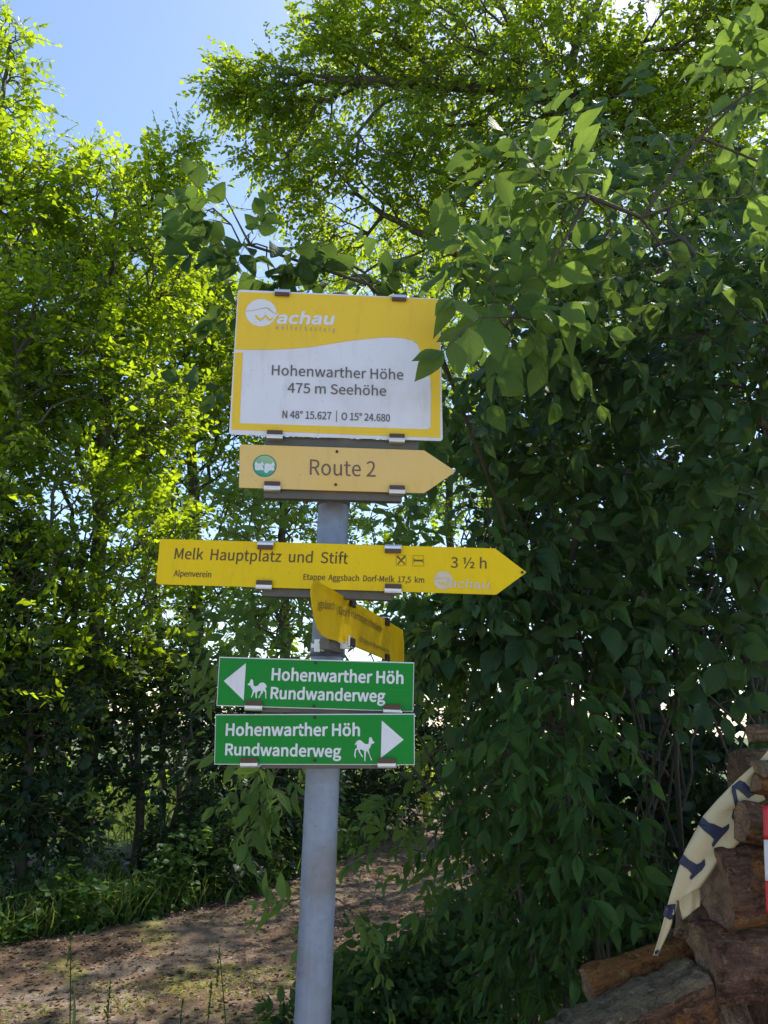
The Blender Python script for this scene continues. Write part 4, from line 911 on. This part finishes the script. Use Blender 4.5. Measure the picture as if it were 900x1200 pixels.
pbox('rail_clamp', lx(379, 581, 1.33), (.020, .012, .006), M['alu'])
for z in (B.o.z - .05, Mk.o.z, G1.o.z, G2.o.z, Rt.o.z):
    pbox('saddle', (0, -.036, z), (.05, .022, .014), M['rail'])
# ================================================================== FIREWOOD
def wood_mat(name, a, b, c_, patch, thr=.6, lich=0.0):
    t = NT(name); co = t.coord('Object'); oi = t.n('ShaderNodeObjectInfo').outputs['Random']
    v = t.n('ShaderNodeVectorMath', {0: co, 1: t.n('ShaderNodeCombineXYZ', {0: t.math('MULTIPLY', oi, 37), 1: t.math('MULTIPLY', oi, 11), 2: 0.0}).outputs[0]}, operation='ADD').outputs[0]
    st = t.n('ShaderNodeMapping', {0: v, 3: (.13, 1, 1)}).outputs[0]
    n1 = t.noise(46, 7, .68, st); n2 = t.noise(9, 5, .6, v); n3 = t.noise(150, 4, .7, v)
    n1c = t.n('ShaderNodeSeparateColor', {0: t.ramp(n1, [(.36, w3(0)), (.62, w3(1))])}).outputs[0]; fine = t.ramp(t.noise(75, 6, .8, st), [(.40, w3(.75)), (.56, w3(0))])
    col = t.mix(n1c, a, b); col = t.mix(t.n('ShaderNodeSeparateColor', {0: fine}).outputs[0], col, tuple(x * .45 for x in a)); f = t.ramp(n2, [(thr, w3(0)), (thr + .07, w3(.9))]); col = t.mix(t.n('ShaderNodeSeparateColor', {0: f}).outputs[0], col, patch)
    col = t.mix(t.math('MULTIPLY', n3, .5), col, c_)
    vr = t.n('ShaderNodeTexVoronoi', {'Vector': t.n('ShaderNodeMapping', {0: t.n('ShaderNodeMix', {0: .12, 4: v, 5: t.noise(12, 3, .6, v, out=1)}, data_type='VECTOR').outputs[1], 3: (.35, 1, 1)}).outputs[0], 'Scale': 55.0}, feature='DISTANCE_TO_EDGE').outputs['Distance']
    crk = t.ramp(vr, [(0, w3(.55)), (.05, w3(0))]); cr = t.n('ShaderNodeSeparateColor', {0: crk}).outputs[0]; col = t.mix(t.math('MULTIPLY', cr, t.math('GREATER_THAN', t.noise(7, 3, .6, v), .54)), col, (.03, .018, .013))
    bl = t.ramp(t.noise(26, 6, .75, v), [(.38, w3(.8)), (.5, w3(0))]); col = t.mix(t.n('ShaderNodeSeparateColor', {0: bl}).outputs[0], col, tuple(x * .35 for x in a))
    lt = t.ramp(t.noise(48, 5, .7, v), [(.56, w3(0)), (.66, w3(.6))]); col = t.mix(t.n('ShaderNodeSeparateColor', {0: lt}).outputs[0], col, tuple(min(.6, x * 1.5 + .03) for x in b))
    if lich:
        ln = t.noise(14, 6, .7, v); lf = t.ramp(ln, [(.47, w3(0)), (.56, w3(.6))]); col = t.mix(t.n('ShaderNodeSeparateColor', {0: lf}).outputs[0], col, (.34, .27, .15))
    return t.fin(t.bsdf(Base_Color=col, Roughness=.9, Normal=t.bump(t.math('ADD', t.math('ADD', n1, t.math('MULTIPLY', n3, .4)), t.math('MULTIPLY', t.noise(26, 6, .75, v), 1.4)), 1.0, .045), **{'Specular_IOR_Level': .2}))
def end_mat():
    t = NT('sawn end grain'); co = t.coord('Object'); sx = t.n('ShaderNodeSeparateXYZ', {0: co})
    wob = t.math('MULTIPLY', t.noise(14, 3, .5, co), .02)
    rr = t.math('ADD', t.math('SQRT', t.math('ADD', t.math('POWER', sx.outputs[1], 2.0), t.math('POWER', sx.outputs[2], 2.0))), wob)
    ring = t.n('ShaderNodeSeparateColor', {0: t.ramp(t.math('FRACT', t.math('MULTIPLY', rr, 105.0)), [(0, w3(0)), (.7, w3(.5)), (1, w3(1))])}).outputs[0]; n3 = t.noise(120, 4, .7, co); n2 = t.noise(12, 4, .6, co)
    col = t.mix(ring, (.44, .28, .16), (.20, .11, .055)); col = t.mix(t.math('MULTIPLY', n2, .7), col, (.16, .085, .05)); col = t.mix(t.math('MULTIPLY', n3, .4), col, (.12, .075, .05))
    an = t.math('ARCTAN2', sx.outputs[1], sx.outputs[2]); av = t.n('ShaderNodeCombineXYZ', {0: t.math('MULTIPLY', an, 2.2), 1: t.math('MULTIPLY', rr, 4.0), 2: t.math('MULTIPLY', t.n('ShaderNodeObjectInfo').outputs['Random'], 20.0)}).outputs[0]
    ck = t.math('GREATER_THAN', t.noise(3.0, 3, .6, av), .64); col = t.mix(t.math('MULTIPLY', ck, .75), col, (.045, .026, .016))
    bl = t.n('ShaderNodeSeparateColor', {0: t.ramp(t.noise(30, 6, .75, co), [(.42, w3(.75)), (.55, w3(0))])}).outputs[0]; col = t.mix(bl, col, (.09, .05, .032))
    return t.fin(t.bsdf(Base_Color=col, Roughness=.9, Normal=t.bump(t.math('ADD', ring, n3), .6, .006)))
M['end'] = end_mat()
M['pine'] = wood_mat('pinkish pine bark', (.18, .080, .045), (.44, .22, .135), (.27, .16, .11), (.56, .22, .045), .55)
M['orange'] = wood_mat('orange inner bark', (.28, .10, .028), (.60, .25, .06), (.34, .17, .08), (.26, .14, .09), .60)
M['lichen'] = wood_mat('lichen covered bark', (.19, .125, .075), (.44, .31, .19), (.28, .20, .13), (.30, .17, .12), .62, .6)
M['slab'] = wood_mat('brown weathered wood', (.17, .11, .07), (.46, .29, .17), (.28, .18, .11), (.50, .25, .09), .60)
M['pale'] = wood_mat('tan split wood', (.30, .20, .12), (.55, .40, .26), (.42, .30, .19), (.42, .24, .10), .66)
GRP = 'split logs of the firewood pile'
def log(a, b, r, shape='round', rot=0, mat='pine', end='slab', label=None, seed=0, taper=.95, rough=.13, bow=.02, flat=1.0, strips=True):
    """one split log: bark on its round side, split faces and cut ends"""
    a, b = Vector(a), Vector(b); ax_ = (b - a); L = ax_.length; c = (a + b) / 2
    root = thing('firewood_log', label or 'split log low in the firewood pile', 'log', c, GRP)
    root.rotation_euler = ax_.to_track_quat('X', 'Z').to_euler()
    sec = []
    if shape == 'round': n = 40; sec = [(cos(2 * pi * k / n), sin(2 * pi * k / n) * flat) for k in range(n)]; bark = list(range(n))
    elif shape == 'half': 
        sec = [(cos(pi * k / 23), sin(pi * k / 23)) for k in range(24)] + [(-1 + 2 * k / 15, -.02) for k in range(1, 15)]; sec = [(x, (y - .4) * flat) for x, y in sec]; bark = list(range(23)); n = len(sec)
    else: 
        sec = [(cos(radians(20 + 100 * k / 17)), sin(radians(20 + 100 * k / 17))) for k in range(18)]
        p1, p0, q = sec[-1], sec[0], (-.05, -.45)
        sec += [(p1[0] + (q[0] - p1[0]) * k / 5, p1[1] + (q[1] - p1[1]) * k / 5) for k in range(1, 5)] + [q] + [(q[0] + (p0[0] - q[0]) * k / 5, q[1] + (p0[1] - q[1]) * k / 5) for k in range(1, 5)]
        sec = [(x * 1.15, (y - .25) * 1.15 * flat) for x, y in sec]; bark = list(range(17)); n = len(sec)
    st = 42; V, so = [], Vector((seed * 7.3, seed * 1.7, seed * 3.1))
    for i in range(st):
        f = i / (st - 1); x = (f - .5) * L; k_ = 1 - (1 - taper) * f
        if i in (0, st - 1): k_ *= .93
        dy = bow * r * 6 * noise.noise(Vector((f * 1.3, seed, 0)))
        for j, (y, z) in enumerate(sec):
            y2 = y * cos(rot) - z * sin(rot); z2 = y * sin(rot) + z * cos(rot)
            m = 1 + rough * .45 * noise.noise(Vector((x * 4, y * 1.1, z * 1.1)) + so) + rough * .35 * noise.noise(Vector((x * 9, y * 4, z * 4)) + so) + rough * .75 * abs(noise.noise(Vector((x * 22, y * 12, z * 12)) + so))
            xe = x + (r * .12 * noise.noise(Vector((y * 1.6, z * 1.6, seed + (9 if i else 0)))) if i in (0, 1, st - 1, st - 2) else 0)
            V.append((xe, y2 * r * k_ * m + dy, z2 * r * k_ * m))
    def part(nm, idx, m_):
        fs = []
        for i in range(st - 1):
            for j in idx: 
                q = (j + 1) % n; fs.append((i * n + j, (i + 1) * n + j, (i + 1) * n + q, i * n + q))
        used = sorted({v for f in fs for v in f}); mp = {v: k for k, v in enumerate(used)}
        return pyobj(nm, [V[v] for v in used], [tuple(mp[v] for v in f) for f in fs], M[m_], root, True)
    part('bark', bark, mat)
    oth = [j for j in range(n) if j not in bark]
    if oth: part('split_face', oth, end)
    for i0, sgn in ((0, 1), (st - 1, -1)):
        ring = [Vector(V[i0 * n + j]) for j in range(n)]; cc = sum(ring, Vector()) / n; vs = list(ring); fs = []
        for kk in (.66, .33):
            for j in range(n): vs.append(cc + (ring[j] - cc) * kk + Vector((r * .03 * noise.noise((ring[j] * kk) * 60 + so), 0, 0)))
        vs.append(cc)
        for lv in range(2):
            for j in range(n):
                q = (j + 1) % n; f = (lv * n + j, lv * n + q, (lv + 1) * n + q, (lv + 1) * n + j); fs.append(f if sgn > 0 else f[::-1])
        for j in range(n): f = (2 * n + j, 2 * n + (j + 1) % n, 3 * n); fs.append(f if sgn > 0 else f[::-1])
        pyobj('cut_end', vs, fs, M['end'], root)
    return root
YL = 2.0
def lg(pa, pb, rp, label, Ya=YL, Yb=None, **k):
    Yb = Ya if Yb is None else Yb; a, b = P(*pa, Ya), P(*pb, Yb)
    dep = -(ROT.transposed() @ (a - CAM)).z
    return log(a, b, rp * dep / F, label=label, **k)
lg((655, 1262), (828, 1170), 52, 'big lichen covered split log at the bottom front of the firewood pile', 1.92, 1.98, shape='wedge', rot=radians(8), mat='lichen', end='pine', seed=1, taper=.95, rough=.34)
lg((690, 1162), (838, 1108), 24, 'orange stripped log lying above the lichen covered log, its end poking out left', 2.07, 2.1, shape='round', mat='orange', end='pine', seed=2, rough=.22, taper=.85)
lg((822, 1118), (945, 1112), 45, 'pink barked log with an orange scar at the right edge of the pile', 1.98, 2.0, shape='half', rot=radians(40), mat='pine', end='orange', seed=3, rough=.24, flat=1.05)
lg((795, 1072), (905, 1108), 24, 'flat brown slab resting just below the largest log', 2.06, 2.04, shape='half', rot=radians(75), mat='slab', end='slab', seed=4, rough=.12)
lg((834, 1040), (955, 1028), 46, 'largest round dark log with an orange scar, left end under the banner', 2.0, 2.04, shape='round', mat='pine', end='pine', seed=5, rough=.16)
lg((866, 962), (950, 975), 23, 'small brown log whose end touches the banner beside the letters', 1.95, 1.97, shape='round', mat='pine', end='pine', seed=6)
lg((885, 922), (950, 940), 15, 'narrow orange split piece at the right edge above the banner', 1.95, 1.97, shape='wedge', rot=1, mat='orange', end='orange', seed=7)
lg((886, 900), (950, 898), 13, 'thin grey piece near the top of the pile at the right edge', 1.95, 1.97, shape='half', rot=.4, mat='lichen', end='slab', seed=8)
lg((880, 862), (950, 858), 13, 'topmost tan log end jutting in at the right edge', 2.06, 2.1, shape='wedge', rot=.6, mat='slab', end='pale', seed=9)
lg((830, 1128), (872, 1225), 24, 'grey brown split log standing between the lichen log and the scarred log', 2.02, 1.97, shape='half', rot=.7, mat='slab', end='slab', seed=10, rough=.14)
lg((888, 1185), (960, 1192), 27, 'pink brown log in the bottom right corner', 2.02, 2.04, shape='round', mat='pine', end='pine', seed=11)
lg((778, 1102), (842, 1094), 17, 'tan split piece behind the lower tip of the banner', 2.2, 2.22, shape='half', rot=.2, mat='pale', end='pale', seed=12)
lg((850, 1165), (910, 1172), 18, 'dark piece wedged under the scarred log', 2.14, 2.16, shape='round', mat='slab', end='slab', seed=13)
lg((905, 1000), (960, 990), 26, 'log end hidden behind the striped tape', 2.2, 2.22, shape='round', mat='slab', end='pale', seed=14)
# rest of the pile down to the ground, mostly below the frame
zt = P(700, 1215, YL).z
rw = int((zt + .02) / .15)
for i in range(rw):
    z = .075 + i * .15
    for k in range(4):
        x0 = P(700, 1200, YL).x - (rw - i) * .09 + .02 + .30 * k + random.uniform(-.03, .03)
        log((x0, 1.98 + random.uniform(-.03, .03), z), (x0 + .29, 2.02, z + random.uniform(-.02, .02)), .072, shape=random.choice(['round', 'half', 'wedge']), rot=random.uniform(0, 6), mat=random.choice(['pine', 'slab', 'lichen']), end=random.choice(['pale', 'slab']), seed=20 + i * 4 + k)
for i in range(10):      # behind the front row, right of the frame edge
    z = .1 + i * .15; x0 = P(900, 1000, 2.25).x + .02
    log((x0 - .05 + random.uniform(-.03, .03), 2.26, z), (x0 + .6, 2.28, z), .078, shape='round', mat='slab', end='pale', seed=70 + i)
# ---- banner draped over the pile
t = NT('cream banner cloth'); co = t.coord('Object'); n = t.noise(9, 5, .6, co)
M['banner'] = t.fin(t.bsdf(Base_Color=t.mix(n, (.60, .49, .30), (.46, .37, .21)), Roughness=.6, Normal=t.bump(t.noise(22, 3, .5, co), .25, .01)))
M['navy'] = paint('navy banner print', (.010, .016, .050), (.02, .026, .06), .4, .5)
Lf = [(903, 876), (893, 889), (876, 903), (859, 919), (840, 938), (824, 956), (814, 975), (803, 996), (794, 1022), (786, 1048), (780, 1072), (773, 1098), (766, 1120)]
Rg = [(912, 892), (903, 897), (893, 905), (889, 918), (897, 937), (872, 949), (880, 970), (868, 986), (845, 1007), (822, 1040), (796, 1052), (786, 1088), (771, 1120)]
def cloth(name, Lf, Rg, Y, mat, parent, amp=.007, th=.0015, res=4, cols=9, seed=0):
    n = (len(Lf) - 1) * res + 1; vs, fs = [], []
    for i in range(n):
        f = i / res; a = min(int(f), len(Lf) - 2); f -= a
        l = Vector(Lf[a]).lerp(Vector(Lf[a + 1]), f); r = Vector(Rg[a]).lerp(Vector(Rg[a + 1]), f)
        for k in range(cols):
            p = l.lerp(r, k / (cols - 1)); w = amp * noise.noise(Vector((i * .16, k * .42, seed))) + amp * .5 * sin(k * 1.1 + i * .10)
            q = P(p.x, p.y, Y + w + .012 * (k / (cols - 1))); vs.append(q)
    for i in range(n - 1):
        for k in range(cols - 1): a = i * cols + k; fs.append((a, a + 1, a + cols + 1, a + cols))
    o_ = pyobj(name, vs, fs, mat, parent, True); m = o_.modifiers.new('s', 'SOLIDIFY'); m.thickness = th; m.offset = 1; return o_, vs
ban = thing('banner', 'cream cloth banner with navy letters draped down the left of the firewood', 'banner', (0, 0, 0))
bo = P(880, 900, YL + .02); ban.location = bo
YB = 1.96
cl, cvs = cloth('cloth', Lf, Rg, YB, M['banner'], ban); 
fold_, _ = cloth('fold', [(796, 1050), (797, 1064), (800, 1078)], [(820, 1036), (821, 1050), (820, 1062)], YB + .03, M['banner'], ban, seed=4)
# letters: outlines laid on the cloth by ray casting against it
from mathutils.bvhtree import BVHTree
bvh = BVHTree.FromPolygons(cvs, [tuple(p.vertices) for p in cl.data.polygons])
def letter(pts, nm='lettering'):
    tri = tessellate_polygon([[Vector((*p, 0)) for p in pts]]); import bmesh
    bm = bmesh.new(); vv = [bm.verts.new((p[0], p[1], 0)) for p in pts]
    for f in tri: 
        try: bm.faces.new([vv[i] for i in f])
        except ValueError: pass
    for _ in range(2): bmesh.ops.subdivide_edges(bm, edges=bm.edges[:], cuts=1, use_grid_fill=True)
    for v in bm.verts:
        d = ray(v.co.x, v.co.y).normalized(); h = bvh.ray_cast(CAM, d)
        q = h[0] if h[0] else P(v.co.x, v.co.y, YB)
        v.co = q - d * .0028
    for f in bm.faces: f.smooth = True
    me = bpy.data.meshes.new(nm); bm.to_mesh(me); bm.free(); me.materials.append(M['navy']); link(nm, me, ban)
zt_ = zo(750, 840, 1 / 6)
letter(zt_([(645, 490), (700, 445), (735, 458), (815, 540), (762, 575), (700, 520), (672, 505), (692, 605), (738, 605), (690, 670), (650, 728), (645, 700), (655, 655), (672, 640), (645, 520)]))
letter(zt_([(410, 760), (442, 705), (485, 745), (525, 755), (580, 782), (630, 750), (625, 790), (570, 850), (515, 920), (505, 900), (522, 865), (500, 840), (450, 800)]))
letter(zt_([(270, 1028), (303, 965), (345, 1005), (400, 1038), (430, 1025), (455, 998), (460, 1040), (440, 1075), (400, 1110), (360, 1148), (350, 1130), (365, 1105), (340, 1075)]))
z7 = zo(670, 1000, .2556)
letter(z7([(428, 240), (440, 236), (478, 232), (470, 290), (462, 312), (418, 286)])); letter(z7([(378, 452), (398, 440), (402, 452), (386, 466)]))
for o_ in (cl, fold_): 
    pass
for ch in ban.children:
    ch.data.transform(Matrix.Translation(-bo))
# ---- red and white tape hanging at the right edge
t = NT('red white barrier tape'); sx = t.n('ShaderNodeSeparateXYZ', {0: t.coord('UV')})
tape = thing('barrier_tape', 'red and white striped barrier tape hanging at the right edge of the picture', 'tape', P(902, 1060, 1.86))
bo = tape.location.copy()
M['tape_red'] = paint('tape red', (.50, .012, .016), (.4, .02, .02), .3, .35); M['tape_white'] = paint('tape white', (.62, .60, .62), (.5, .48, .46), .3, .35)
ys = [(880, 944, 'tape_white'), (944, 984, 'tape_red'), (984, 1032, 'tape_white'), (1032, 1072, 'tape_red'), (1072, 1120, 'tape_white')]
for y0, y1, m_ in ys[1:4]:
    vs, fs = [], []
    for i in range(7):
        y = y0 + (y1 - y0) * i / 6; xl = 893.5 + (y - 944) * .035
        for k in range(4): vs.append(P(xl + k * 9, y, 1.86 + .006 * sin(y * .03 + k * .9)) - bo)
    for i in range(6):
        for k in range(3): a = i * 4 + k; fs.append((a, a + 1, a + 5, a + 4))
    o_ = pyobj('stripe', vs, fs, M[m_], tape, True); md_ = o_.modifiers.new('s', 'SOLIDIFY'); md_.thickness = .0008
